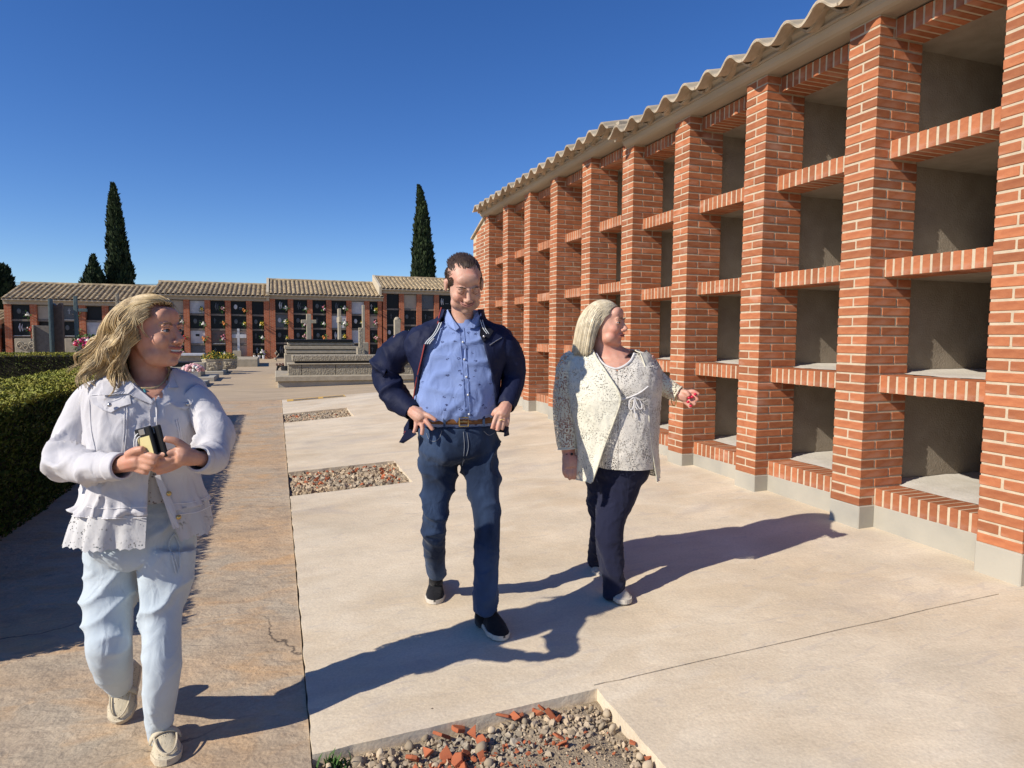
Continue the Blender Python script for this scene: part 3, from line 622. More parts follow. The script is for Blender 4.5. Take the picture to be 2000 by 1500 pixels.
b = MB(); A = onY(662, 603, 22.5); b.box(A[0]-.05, A[0]+.06, 22.3, 22.6, onY(662, 667, 22.5)[2]-.3, A[2], ch=.012); b.box(A[0]-.048, A[0]+.058, 22.0, 22.95, A[2]-.5, A[2]-.3, ch=.012)
b.build('stone_cross', M['stone2'], loc=(A[0], 22.4, 1), label='pale stone cross turned edge on, between the front-facing cross and the tall post', cat='stone cross')
b = MB(); A = onY(709, 596, 21.5); b.box(A[0]-.04, A[0]+.05, 21.4, 21.55, onY(709, 672, 21.5)[2], A[2], ch=.01); q = onY(712, 696, 21.3); b.box(q[0]-.12, q[0]+.13, 21.2, 21.7, -.3, onY(712, 669, 21.3)[2], ch=.015)
b.build('stone_post', M['stone2'], loc=(A[0], 21.4, 0), label='tall slim stone post on a block, the tallest one beside the moulded tomb', cat='stone post')
b = MB(); A = onY(704, 640, 18.6); b.box(A[0]-.055, A[0]+.055, 18.5, 18.7, onY(704, 679, 18.6)[2], A[2], ch=.012); q = onY(705, 698, 18.5); b.box(q[0]-.11, q[0]+.11, 18.42, 18.8, -.2, onY(705, 679, 18.5)[2], ch=.012)
b.build('stone_post', M['stone'], loc=(A[0], 18.5, 0), label='short rough stone post on a square block in front of the tall slim post', cat='stone post')
b = MB(); A = onY(775, 620, 22.); b.box(A[0]-.1, A[0]+.12, 21.9, 22.1, -.2, A[2]-.08, ch=.012); b.ell((A[0]+.01, 22., A[2]-.08), (.11, .1, .1), nu=12); b.build('stone_post', M['stone2'], loc=(A[0], 22, 0), label='round-topped stone post by the shoulder of the man', cat='stone post')
# black bin and slatted bench by the tomb
A = onY(562, 714, 19.2); b = MB(); b.lathe([(.17, 0), (.19, .38), (.2, .38), (.2, .42), (.17, .42), (.15, .05)], (A[0], 19.4, zg(A[0], 19.4)), 16); b.build('bin', M['black'], loc=(A[0], 19.4, -.2), label='round black bin behind the end of the rough tomb', cat='bin')
A = ong(549, 733); E = empty('bench', (A[0], A[1], A[2]), 'small slatted wooden bench with black iron ends beside the rough tomb', 'bench'); g = A[2]
bx, by = A[0]-.02, A[1]
for i in range(5): b = MB(); b.box(bx-.14+.1*i, bx-.07+.1*i, by, by+1.3, g+.33+.004*i, g+.36+.004*i, ch=.006); b.build('slat', M['wood'], E)
for yy in (by+.04, by+1.2):
    b = MB(); pts = [(bx+.1+.2*math.cos(a), yy, g+.17+.15*math.sin(a)) for a in np.linspace(0, 2*math.pi, 20)]; b.tube(pts, .022, 6); b.tube([(bx-.08, yy, g+.3), (bx-.14, yy, g)], .02, 6); b.tube([(bx+.28, yy, g+.3), (bx+.32, yy, g)], .02, 6); b.tube([(bx+.02, yy, g+.17), (bx+.1, yy, g+.24), (bx+.18, yy, g+.17), (bx+.1, yy, g+.1), (bx+.02, yy, g+.17)], .015, 6); b.build('iron_end', M['black'], E)
b = MB(); q = ong(541, 706); 
for i in range(7): b.ell(q+np.array([rs.uniform(-.1, .1), rs.uniform(-.1, .1), .06+.07*i]), (.13, .12, .06), np.linalg.qr(rs.normal(size=(3, 3)))[0]*.5+np.eye(3)*.5, 8, 5)
b.build('stone_heap', M['stone2'], loc=q, label='small stack of rough stones beside the black bin', cat='stone heap')
# low graves on the far left of the path
def low_tomb(label, pxr, x0, y0, y1, h, lids):
    x1 = onY(pxr, 715, y0)[0]; zb = zg(x1, y0); E = empty('grave', (x0, y0, zb), label, 'grave', 'low graves beside the path'); b = MB(); b.box(x0, x1, y0, y1, zb-.3, zb+h, ch=.012); b.build('plinth', M['plinth'], E)
    for k, (xa, xb, ya, yb, za, zc, m) in enumerate(lids): b = MB(); b.box(xa if xa else x0+.1, onY(xb, 715, ya)[0], ya, yb, zb+za, zb+zc, ch=.012); b.build(('kerb_course', 'lid_slab', 'headstone')[k], M[m], E)
low_tomb('low grave with a plain grey step, the one closest to the white jacketed woman', 398, -6.9, 17.0, 18.5, .11, [(0, 352, 17.15, 18.4, .11, .36, 'stone2')])
low_tomb('stepped concrete grave with a square block, behind the pink flowers', 418, -7.1, 19.2, 21.0, .13, [(0, 392, 19.5, 20.8, .132, .27, 'stone2'), (-6.3, 400, 20.2, 20.7, .272, .52, 'stone2')])
low_tomb('low grave carrying the carved planters', 436, -7.3, 22.2, 24.6, .13, [(0, 396, 22.6, 24.2, .132, .26, 'plinth'), (0, 388, 22.8, 24.0, .262, .42, 'granite')])
low_tomb('pale raised grave with long slab behind the planters', 398, -9.2, 26.5, 28.0, .2, [(0, 394, 26.6, 27.9, .202, .50, 'stone2'), (-9.2, 397, 26.5, 28., .502, .58, 'marble')])
b = MB(); b.box(-5.6, -4.6, 27.6, 31., -.4, .16, ch=.015); b.build('kerb_slab', M['stone2'], loc=(-5.1, 28, -.2), label='long low kerb slab lying along the path beyond the planter', cat='kerb slab')
def planter(x, y, z, r, label):
    E = empty('planter', (x, y, z), label, 'planter', 'hexagonal concrete planters'); b = MB(); b.lathe([(r*.92, 0), (r, .05), (r, r*1.05), (r*1.06, r*1.08), (r*1.06, r*1.22), (r*.85, r*1.22), (r*.8, r*.9)], (x, y, z), 6); b.build('pot', M['stone2'], E)
    b = MB()
    for k in range(6):
        a = (k+.5)*math.pi/3; n_ = np.array([math.cos(a), math.sin(a), 0]); t = np.array([-math.sin(a), math.cos(a), 0]); c = np.array([x, y, z+r*.55])+n_*r*.868
        for q in range(9): b.ell(c+t*rs.uniform(-.35, .35)*r+np.array([0, 0, rs.uniform(-.35, .35)*r]), (.06*r/.4, .03, .05*r/.4), None, 6, 4)
    b.build('carved_relief', M['stone2'], E); b = MB()
    for i in range(420):
        d = nz(rs.normal(size=3)); d[2] = abs(d[2]); c = np.array([x, y, z+r*1.2])+d*r*np.array([1.15, 1.15, .9])*rs.uniform(.5, 1); e = nz(rs.normal(size=3))*.035*r/.4; f = nz(rs.normal(size=3))*.03*r/.4
        b.add([c-e, c+f, c+e, c-f], [(0, 1, 2, 3)], int(rs.random() < .4))
    b.build('plant', [M['green'], M['f_yellow']], E)
A = onY(415, 713, 22.75); planter(A[0], 22.75, zg(A[0], 22.2)+.13, .33, 'carved hexagonal concrete planter with a yellow green shrub, the front one'); planter(A[0]+.42, 23.9, zg(A[0], 22.2)+.13, .3, 'carved hexagonal concrete planter mostly hidden behind the front one')
A = onY(377, 728, 17.6); P_ = np.array([A[0], 17.6, zg(A[0], 17.)+.11]); E = empty('flower_pot', P_, 'white pot full of pale pink chrysanthemums on a low grave', 'flower pot'); b = MB(); b.lathe([(.1, 0), (.14, .26), (.15, .26), (.12, .2)], P_+np.array([0, 0, .02]), 14); b.build('pot', M['white'], E); b = MB()
for i in range(60):
    d = nz(rs.normal(size=3)); d[2] = abs(d[2])*.9; b.ell(P_+np.array([0, 0, .32])+d*np.array([.26, .2, .17]), (.05, .05, .04), np.linalg.qr(rs.normal(size=(3, 3)))[0], 7, 5, int(rs.random() < .25))
b.build('flowers', [M['f_palepink'], M['f_white']], E)
# tall tombstones beyond the hedge
def stele(p0, p1, Y, d, m, label, cat='tombstone', name='tombstone', zb=-.4, top=None):
    q = slabx(p0, p1, Y, d); b = MB()
    if top is None: b.box(q[0], q[1], q[2], q[3], zb, q[5], ch=.01)
    else:
        n = 14; pr = [(q[0], zb)]+[(q[0]+(q[1]-q[0])*i/n, q[5]-top*(.5-.5*math.cos(2*math.pi*i/n+.8))) for i in range(n+1)]+[(q[1], zb)]; b.prism(pr, 'y', q[2], q[3])
    return b.build(name, M[m], loc=(q[0], Y, zb), label=label, cat=cat)
o = stele((28, 661), (62, 690), 24., .25, 'stone2', 'pale tombstone carved with scrolls beyond the hedge'); q = slabx((30, 663), (60, 688), 24., .2); b = MB()
for k in range(3):
    cx, cz = q[0]+.12+.17*k, q[5]-.2-.05*(k % 2); b.tube([(cx+.1*math.cos(a)*(1-a/14), 23.99, cz+.13*math.sin(a)*(1-a/14)) for a in np.linspace(0, 9, 26)], .022, 6)
b.build('carved_scroll', M['stone2'], o)
stele((62, 636), (98, 690), 23., .5, 'greystone', 'broad dark grey tombstone slab, chest high, beyond the hedge')
stele((62, 635), (68, 690), 22.9, .55, 'stone', 'narrow paler edge of the broad dark grey slab', cat='stone post', name='stone_post')  # the slab's paler edge, built as a block of its own
stele((93, 583), (102, 690), 22., .3, 'bluegreen', 'tall blue green upright slab, the taller half of a pair')
stele((103, 591), (124, 690), 22.3, .22, 'brownstone', 'tall brown polished tombstone with a wavy top', top=.09)
stele((126, 661), (152, 690), 21.5, .5, 'stone2', 'low pale stone block beside the flower arrangement')
b = MB(); A = onY(147, 578, 22.5); k = .018; b.box(A[0]-.05, A[0]+.05, 22.45, 22.55, -.3, A[2], ch=.01); b.box(A[0]-.02, A[0]+.32, 22.46, 22.54, A[2]-.5, A[2]-.4, ch=.01); b.build('metal_cross', M['bluegreen'], loc=(A[0], 22.5, -.3), label='thin blue grey metal cross rising beyond the hedge', cat='cross')
stele((225, 573), (234, 690), 24., .2, 'stone', 'slim rough stone pillar rising behind the hair of the woman', cat='stone post', name='stone_post')
A = onY(170, 672, 21.); E = empty('flower_arrangement', A, 'large arrangement of magenta, red and white flowers beyond the hedge', 'flowers'); b = MB()
for i in range(90):
    d = nz(rs.normal(size=3)); d[2] = abs(d[2])*.8-.1; b.ell(A+d*np.array([.36, .25, .26])*rs.uniform(.7, 1), rs.uniform(.035, .065), np.linalg.qr(rs.normal(size=(3, 3)))[0], 6, 4, rs.choice(4, p=(.4, .15, .25, .2)))
b.build('flowers', [M['f_magenta'], M['f_red'], M['f_white'], M['f_pink']], E); b = MB()
for i in range(160):
    d = nz(rs.normal(size=3)); c = A+d*np.array([.4, .28, .3]); e = nz(rs.normal(size=3))*.06; f = nz(rs.normal(size=3))*.03; b.add([c-e, c+f, c+e, c-f], [(0, 1, 2, 3)])
b.build('leaves', M['green'], E); b = MB(); b.lathe([(.2, -.9), (.3, -.2), (.28, -.2)], A, 14); b.build('pot', M['granite'], E)
# ================================================================== HEDGES
def hedge(label, x0, x1, y0, y1, zt, n, name='hedge', seed=1):
    q = np.random.default_rng(seed); zb = -.4; E = empty('hedge', (x0, y0, -.32), label, 'hedge', 'clipped hedges'); b = MB()
    b.box(x0+.05, x1-.05, y0+.05, y1-.05, zb, zt-.05); b.build('hedge_core', M['hedge_core'], E)  # near-black solid box filling the hedge behind the leaves
    areas = np.array([(y1-y0)*(zt-zb), (y1-y0)*(x1-x0), (x1-x0)*(zt-zb)*.6, (y1-y0)*(zt-zb)*.25, (x1-x0)*(zt-zb)*.4]); areas /= areas.sum(); V = []; Fs = []; V0 = 0; mi = []
    fc = q.choice(5, n, p=areas); U = q.random((n, 4))
    for k in range(n):
        u, v, r1, r2 = U[k]; lump = .03*noise.noise(Vector((u*(y1-y0)*1.8, v*3, fc[k]*9.)))
        dp = -.05*r1*r1+lump
        if fc[k] == 0: c = (x1+dp, y0+u*(y1-y0), zb+v*(zt-zb)); nn = (1, 0, 0)
        elif fc[k] == 1: c = (x0+v*(x1-x0), y0+u*(y1-y0), zt+dp*.9); nn = (0, 0, 1)
        elif fc[k] == 2: c = (x0+u*(x1-x0), y0-dp, zb+v*(zt-zb)); nn = (0, -1, 0)
        elif fc[k] == 3: c = (x0-dp, y0+u*(y1-y0), zb+v*(zt-zb)); nn = (-1, 0, 0)
        else: c = (x0+u*(x1-x0), y1+dp, zb+v*(zt-zb)); nn = (0, 1, 0)
        d = nz(np.array(nn)*.45+np.array([0, 0, .9])+q.normal(size=3)*.55) if fc[k] != 1 else nz(np.array([0, 0, .25])+q.normal(size=3)*np.array([.8, .8, .35])); sd = nz(np.cross(d, q.normal(size=3) if fc[k] != 1 else np.array([-.5, -.2, 1.])+q.normal(size=3)*.5))*(.0045+.005*r2); L = .014+.022*r2; c = np.array(c)
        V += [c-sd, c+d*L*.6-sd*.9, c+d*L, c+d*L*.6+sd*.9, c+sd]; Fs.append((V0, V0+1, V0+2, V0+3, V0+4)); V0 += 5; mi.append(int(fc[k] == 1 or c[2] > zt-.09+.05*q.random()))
    b = MB(); b.add(V, Fs); b.m = mi; b.build('foliage', [M['hedge'], M['hedge_lit_tip']], E, kind='stuff'); return E
hedge('clipped green hedge with a flat sunlit top beside the woman in white', -6.72, -5.74, .95, 10.2, .67, 90000)
hedge('second clipped hedge crossing behind the first, showing its shaded side', -13.5, -6.95, 12.2, 13.1, .80, 30000, seed=2)
# ================================================================== CYPRESSES
def cyp(label, pts, Y, n, trunk_r=.18, seed=1, group='cypress trees behind the old niches'):
    """pts: (height, half width, x centre) profile in metres"""
    q = np.random.default_rng(seed); pts = np.array(pts); zb = -.3; E = empty('cypress', (pts[0][2], Y, zb), label, 'tree', group)
    b = MB(); b.tube([(pts[0][2], Y, zb), (pts[0][2], Y, pts[-1][0]*.6)], [trunk_r, trunk_r*.3], 8); b.build('trunk', M['bark'], E)
    z = zb+.6+(pts[-1][0]-zb-.6)*q.random(n)**1.15; hw = np.interp(z, pts[:, 0], pts[:, 1]); xc = np.interp(z, pts[:, 0], pts[:, 2]); b = MB(); V = []; Fs = []; k = 0
    for i in range(n):
        a = q.uniform(0, 2*math.pi); lump = 1+.25*noise.noise(Vector((math.cos(a)*2.2+seed, math.sin(a)*2.2, z[i]*.9)))+.12*noise.noise(Vector((math.cos(a)*6, math.sin(a)*6+seed, z[i]*2.5)))
        r = hw[i]*lump*(1-.5*q.random()**2.2); c = np.array([xc[i]+r*math.cos(a), Y+r*math.sin(a), z[i]]); d = nz(np.array([math.cos(a)*.35, math.sin(a)*.35, 1])+q.normal(size=3)*.22); t = nz(np.cross(d, (math.cos(a)+q.normal()*.6, math.sin(a)+q.normal()*.6, .2))); L = q.uniform(.16, .42)*(.6+.4*min(1, hw[i]/.8)); wd = L*q.uniform(.14, .3)
        V += [c-t*wd*.4, c+d*L*.45-t*wd, c+d*L, c+d*L*.5+t*wd, c+t*wd*.4]; Fs.append((k, k+1, k+2, k+3, k+4)); k += 5
    b.add(V, Fs); b.build('crown', M['cypress'], E, kind='stuff')
def prof(rows, Y):
    o = []
    for y, xl, xr in rows: A, B = onY(xl, y, Y), onY(xr, y, Y); o.append((A[2], (B[0]-A[0])/2, (A[0]+B[0])/2))
    return sorted(o)
cyp('tall slender dark cypress whose tip bends, standing beside a short cypress', prof([(361, 219, 221), (372, 218, 226), (400, 213, 233), (440, 211, 240), (480, 210, 248), (520, 211, 256), (555, 211, 261), (640, 213, 259)], 46.), 46., 13000, seed=3)
cyp('short bushy cypress beside the tall one above the long roof', prof([(500, 181, 183), (515, 176, 188), (530, 169, 196), (545, 163, 203), (558, 161, 206), (640, 163, 204)], 45.), 45., 5000, seed=4)
cyp('dark evergreen with a rounded ragged crown at the edge of the picture', prof([(519, -8, 6), (527, -22, 14), (545, -32, 21), (565, -38, 26), (600, -40, 22), (660, -40, 18)], 44.), 44., 7000, seed=5)
cyp('tall narrow cypress with a forked tip rising behind the man', prof([(364, 816, 818), (378, 816, 826), (402, 815, 831), (430, 813, 837), (470, 808, 841), (520, 806, 846), (545, 804, 848), (640, 806, 846)], 47.), 47., 13000, seed=6)
# overhead cables
for i, (ya, yb) in enumerate(((545, 553), (550, 555))):
    A, B = onY(-200, ya-2, 70.), onY(420, yb, 70.); b = MB(); b.tube([A+(B-A)*t+np.array([0, 0, -1.2*t*(1-t)]) for t in np.linspace(0, 1, 14)], .022, 4)
    b.build('overhead_cable', M['wire'], loc=A, label=('upper', 'lower')[i]+' of two thin dark overhead cables crossing the sky behind the cypresses', cat='cable')
# ================================================================== PEOPLE
HH = np.array([math.sin(YAW), math.cos(YAW), 0.]); UP = np.array([0, 0, 1.])
DG = bpy.context.evaluated_depsgraph_get
class Fig:
    def __init__(s, D, xc): s.D = D; s.e3 = nz((ray(xc, 700)-CF*0)*np.array([1, 1, 0])); s.e1 = nz(np.array([s.e3[1], -s.e3[0], 0])); s.c = float(s.e3@HH); r = ray(xc, 700); s.k = D/(r@HH)/F; s.kt = s.k*s.c**.85
    def p(s, x, y, dd=0.):
        r = ray(x, y); return CAM+r*((s.D+dd)/(r@HH))
    def P(s, L): return [s.p(*q[:3]) if len(q) > 2 else s.p(*q) for q in L]
    def tube(s, b, L, n=12, m=0, flat=1., k=0, fdir=None):
        """L rows: x, y, dd, radius px"""
        L = np.asarray(L, float)
        if k: L = spl(L, k)
        return b.tube([s.p(*q[:3]) for q in L], L[:, 3]*s.kt, n, m, flat, fdir)
def remesh(b, vox, it=3, fac=.5):
    me = bpy.data.meshes.new('tmp'); me.from_pydata(np.concatenate(b.v).tolist(), [], b.f); fixn(me)
    o = bpy.data.objects.new('tmp', me); COL.objects.link(o); r = o.modifiers.new('r', 'REMESH'); r.mode = 'VOXEL'; r.voxel_size = vox
    if it: q = o.modifiers.new('s', 'SMOOTH'); q.iterations = it; q.factor = fac
    ev = o.evaluated_get(DG()); m2 = bpy.data.meshes.new_from_object(ev); bpy.data.objects.remove(o); bpy.data.meshes.remove(me)
    V = np.empty(len(m2.vertices)*3); m2.vertices.foreach_get('co', V); V = V.reshape(-1, 3); Fs = [tuple(p.vertices) for p in m2.polygons]
    N_ = np.empty(len(V)*3); m2.vertex_normals.foreach_get('vector', N_); bpy.data.meshes.remove(m2); return V, N_.reshape(-1, 3), Fs
def normals(V, Fs):
    me = bpy.data.meshes.new('t'); me.from_pydata(V.tolist(), [], Fs); N_ = np.empty(len(V)*3); me.vertex_normals.foreach_get('vector', N_); bpy.data.meshes.remove(me); return N_.reshape(-1, 3)
def ridge(p, sc, seed):
    v = Vector((p[0]*sc[0]+seed, p[1]*sc[1], p[2]*sc[2])); w_ = noise.noise(v*.5)*.9
    n = 1-abs(noise.noise(v+Vector((w_, w_*.7, -w_))))*2; return n*n*n if n > 0 else 0
def folds(V, N_, amp, sc, seed, mask=None, A=None):
    """cloth creases: ridged noise stretched by sc along the rows of A"""
    Q = V if A is None else V@np.asarray(A).T
    d = np.array([(ridge(q, sc, seed)-.22)*min(1.2, max(.15, .5+1.6*noise.noise(Vector((q[0]*3+seed, q[1]*3, q[2]*3))))) for q in Q])*amp
    if mask is not None: d *= mask
    return V+N_*d[:, None]
def cloth(V, Fs, name, m, parent, thick=.004, smooth=True, sub=0):
    b = MB(); b.add(V, Fs); pl = WL[parent.name]; o = b.build(name, m, parent, smooth=smooth)
    if thick: q = o.modifiers.new('thickness', 'SOLIDIFY'); q.thickness = thick; q.offset = -1
    return o
def gridf(nu, nv, closed=False):
    return [(j*nu+i, j*nu+(i+1) % nu, (j+1)*nu+(i+1) % nu, (j+1)*nu+i) for j in range(nv-1) for i in range(nu if closed else nu-1)]
def torso(fg, rows, nu, nv, pw=2.3, a0=None, a1=None):
    """loft of superellipse rings. rows: cx, cy, hw px, front m, back m, dd [, x of the image-right front edge, x of the image-left front edge]"""
    R = spl(rows, nv); V = []
    for r in R:
        c = fg.p(r[0], 650+(r[1]-650)*(1-(r[3]-.0)/fg.D), r[5]); hw = r[2]*fg.k*fg.c*(1-.35*r[3]/fg.D)
        if len(r) > 6:
            u1 = np.clip((r[6]-r[0])/r[2], -.999, .999); u2 = np.clip((r[7]-r[0])/r[2], -.999, .999)
            t1 = math.acos(np.sign(u1)*abs(u1)**(pw/2)); t2 = math.acos(np.sign(u2)*abs(u2)**(pw/2)); th = np.linspace(t1, t2-2*math.pi, nu)
        else: th = -np.arange(nu)*2*math.pi/nu+math.pi/2
        cs, sn = np.cos(th), np.sin(th); X = np.sign(cs)*abs(cs)**(2/pw); Yy = np.sign(sn)*abs(sn)**(2/pw)
        dpt = np.where(sn > 0, r[3], r[4])
        V += list(c+X[:, None]*hw*fg.e1-(Yy*dpt)[:, None]*fg.e3)
    return np.array(V)
def sleeve(fg, L, k=40, n=28, flat=1.):
    L = spl(np.asarray(L, float), k); b = MB(); b.tube([fg.p(*q[:3]) for q in L], L[:, 3]*fg.kt, n, 0, flat, cap=False); return np.concatenate(b.v), gridf(n, k, True)
def head_parts(b, c, f, u, s=1., w_=1., jowl=1., nose=1., ears=True):
    f = nz(f); u = nz(u-f*(u@f)); r = np.cross(f, u); A = np.stack([r, f, u]); T = lambda x, y, z: c+(np.array([x*w_, y, z])*s)@A
    E_ = lambda p, q: b.ell(T(*p), np.array(q)*s*np.array([w_, 1, 1]), A, 16, 12)
    E_((0, -.018, .034), (.074, .096, .082)); E_((0, .022, -.02), (.064, .070, .085)); E_((0, .035, -.075), (.050*jowl, .050, .042)); E_((0, .068, -.098), (.022, .022, .018))
    E_((0, .066, .05), (.05, .028, .035))
    for g in (-1, 1):
        E_((g*.026, .083, .020), (.026, .012, .008)); E_((g*.034, .058, -.030), (.028, .030, .028)); E_((g*.012, .1, -.036), (.010, .010, .008)); E_((g*.026, .045, -.070), (.03*jowl, .034, .03))
        if ears: E_((g*.076, -.008, -.008), (.008, .015, .030)); E_((g*.08, -.014, .004), (.005, .016, .021))
        E_((g*.031, .079, .003), (.014, .010, .008))
    b.tube([T(0, .088, .018), T(0, .098, -.006), T(0, .112*nose+.112*(1-nose), -.028), T(0, .108, -.038)], np.array([.009, .010, .0125, .010])*s, 10)
    E_((0, .086, -.058), (.026, .014, .012))
    return T, A
def face_bits(par, T, A, s, brow, lipm, iris, smile=0., teeth=False, broww=.0035, closed=False):
    """eyes, eyebrows and lips, each a small mesh of its own on the head"""
    for g in (-1, 1):
        b = MB(); b.ell(T(g*.031, .0775, .004), np.array([.0125, .0125, .0085])*s, A, 12, 8); e = b.build('eye', M['eyewhite'], par, smooth=True)
        b = MB(); b.ell(T(g*.031, .0885, .0035), np.array([.0062, .003, .006])*s, A, 10, 6); b.build('iris', M[iris], e, smooth=True)
        b = MB(); b.tube([T(g*.018, .0875, .0035 if not closed else -.003), T(g*.03, .0915 if not closed else .0915, .0085 if not closed else -.0075), T(g*.044, .081, .004 if not closed else -.003)], np.array([.0008, .0013, .0008])*s*(1 if not closed else .9), 5); b.build('eyelashes', M['mouth'], par)
        if closed: b = MB(); b.ell(T(g*.031, .0795, .004), np.array([.0135, .0135, .0105])*s, A, 14, 10); b.build('eyelid', M[par['skin']], par, smooth=True)
        b = MB(); b.tube([T(g*.017, .0865, .007), T(g*.025, .0915, .0125), T(g*.034, .0895, .0125), T(g*.044, .079, .006)], np.array([.002, .0036, .0036, .002])*s, 6); b.tube([T(g*.018, .0865, .001), T(g*.03, .090, -.004), T(g*.043, .079, .001)], np.array([.0015, .003, .0015])*s, 6); b.build('eyelid', M[par['skin']], par, smooth=True)
        b = MB(); b.tube([T(g*.013, .095, .021), T(g*.026, .0975, .0285), T(g*.04, .088, .027), T(g*.05, .074, .02)], np.array([.7, 1, .9, .3])*broww*s, 6, flat=.7); b.build('eyebrow', M[brow], par, smooth=True)
    sm = smile; b = MB()
    b.tube([T(x, .101-14*x*x, -.0565+sm*9*x*x+(.0015 if abs(x) > .004 else 0)) for x in np.linspace(-.026-sm*.006, .026+sm*.006, 11)], np.array([.0012, .003, .004, .0045, .005, .0045, .005, .0045, .004, .003, .0012])*s, 6, flat=.8)
    dz = .011 if teeth else .0035
    b.tube([T(x, .099-14*x*x, -.0605-dz+sm*11*x*x) for x in np.linspace(-.022-sm*.008, .022+sm*.008, 11)], np.array([.0012, .0035, .005, .0055, .006, .006, .006, .0055, .005, .0035, .0012])*s, 6, flat=.8); b.build('lips', M[lipm], par, smooth=True)
    if teeth:
        b = MB(); b.tube([T(x, .0955-14*x*x, -.0635+sm*9*x*x) for x in np.linspace(-.021, .021, 9)], np.array([.002, .004, .0045, .0045, .0045, .0045, .0045, .004, .002])*s, 6, flat=1.); b.build('teeth', M['tooth'], par, smooth=True)
    else:
        b = MB(); b.tube([T(x, .1015-14*x*x, -.0605+sm*10*x*x) for x in np.linspace(-.025, .025, 9)], .0012*s, 5); b.build('mouth_line', M['mouth'], par)
def strands(name, m, par, roots, dirs, lens, rad, step, coll, grav=.25, curl=0., seed=1, kp=9, flow=None, taper=.35, stiff=.8, kind=None):
    """hair: tapered curved locks grown from roots, pushed out of the ellipsoids in coll"""
    q = np.random.default_rng(seed); b = MB()
    for i in range(len(roots)):
        p = np.array(roots[i]); d = nz(dirs[i]); st = lens[i]/kp; P_ = [p.copy()]; ph = q.uniform(0, 6.28); ax = nz(q.normal(size=3)); cf = curl*q.uniform(.5, 1.2)
        for k in range(kp):
            g = np.array([0, 0, -1.])*grav
            if flow is not None: g = g+flow(p, k)
            d = nz(d*stiff+g*(1-stiff)*4*.5+np.cross(ax, d)*cf*math.sin(ph+k*1.5)); p = p+d*st
            for c, r, A in coll:
                l = (A@(p-c))/r; n_ = np.linalg.norm(l)
                if n_ < 1: p = c+A.T@(l/n_*r); tn = nz(A.T@(l/r)); d = nz(d-tn*min(0, d@tn))
            P_.append(p.copy())
        R = np.interp(np.arange(kp+1), [0, 1, kp*.6, kp], [rad*.8, rad, rad*.9, rad*taper])*q.uniform(.7, 1.3)
        b.tube(P_, R, 4, flat=.7)
    return b.build(name, m, par, smooth=True, kind=kind)
def skin(name, c, c2): return mat(name, c, .5, c2, 45, lo=.35, hi=.7, bump=.25, bscale=380, bdist=.0012, sss=.12, col3=tuple(x*y for x, y in zip(c, (1.05, .78, .74))), s3=11, lo3=.5, hi3=.75, spec=.35)
M['skinA'] = skin('tanned_skin', (.58, .31, .21), (.51, .25, .16)); M['skinB'] = skin('light_skin', (.56, .33, .24), (.50, .28, .20)); M['skinC'] = skin('rosy_skin', (.60, .33, .24), (.54, .28, .20))
M['eyewhite'] = mat('eye_white', (.6, .58, .55), .3); M['iris_brown'] = mat('brown_iris', (.035, .02, .012), .2); M['iris_blue'] = mat('grey_iris', (.06, .08, .1), .2)
M['lipA'] = mat('lip_rose', (.42, .13, .10), .45); M['lipB'] = mat('lip_pale', (.44, .20, .16), .5); M['tooth'] = mat('tooth', (.72, .70, .62), .3); M['mouth'] = mat('mouth_dark', (.06, .015, .012), .6)
M['hairA'] = mat('ash_blond_hair', (.60, .45, .23), .45, (.36, .25, .12), 30, rnd=.35, spec=.5); M['hairB'] = mat('dark_brown_hair', (.065, .038, .022), .45, (.035, .02, .013), 40, rnd=.3, spec=.5); M['hairC'] = mat('platinum_hair', (.70, .60, .42), .42, (.52, .43, .28), 30, rnd=.22, spec=.5)
M['browA'] = mat('brow_blond', (.22, .13, .07), .8)
def fabric(name, col, col2, weave=900., rough=.9, extra=None, bump=.25, crumple=.35, sheen=.1):
    m = mat(name, col, rough, col2, 6, sheen=sheen, spec=.15); N, L, B = matx(m); tc = N.new('ShaderNodeTexCoord')
    n = N.new('ShaderNodeTexNoise'); n.inputs['Scale'].default_value = weave; n.inputs['Detail'].default_value = 2; L.new(tc.outputs['Object'], n.inputs['Vector'])
    b = N.new('ShaderNodeBump'); b.inputs['Strength'].default_value = bump; b.inputs['Distance'].default_value = .001; L.new(n.outputs[0], b.inputs['Height'])
    mp = N.new('ShaderNodeMapping'); mp.inputs['Rotation'].default_value = (.3, .4, .2); mp.inputs['Scale'].default_value = (1, 1, .6); L.new(tc.outputs['Object'], mp.inputs[0]); n2 = N.new('ShaderNodeTexNoise'); n2.inputs['Scale'].default_value = 17; n2.inputs['Detail'].default_value = 3; n2.inputs['Distortion'].default_value = 1.2; n2.inputs['Roughness'].default_value = .4; L.new(mp.outputs[0], n2.inputs['Vector'])
    b2 = N.new('ShaderNodeBump'); b2.inputs['Strength'].default_value = crumple; b2.inputs['Distance'].default_value = .02; L.new(n2.outputs[0], b2.inputs['Height']); L.new(b.outputs[0], b2.inputs['Normal']); L.new(b2.outputs[0], B.inputs['Normal']); return m
def colmix(m, fac_fn, col):
    """lay colour col over the material's base colour where the node value from fac_fn says so"""
    N, L, B = matx(m); x = N.new('ShaderNodeMix'); x.data_type = 'RGBA'; s = B.inputs['Base Color']
    if s.is_linked: L.new(s.links[0].from_socket, x.inputs[6])
    else: x.inputs[6].default_value = s.default_value
    x.inputs[7].default_value = tuple(col)+(1,); L.new(fac_fn(N, L), x.inputs[0]); L.new(x.outputs[2], s); return m
def math_(N, L, op, a, b=None):
    n = N.new('ShaderNodeMath'); n.operation = op
    for i, v in enumerate((a, b)):
        if v is None: continue
        if hasattr(v, 'is_linked'): L.new(v, n.inputs[i])
        else: n.inputs[i].default_value = v
    return n.outputs[0]
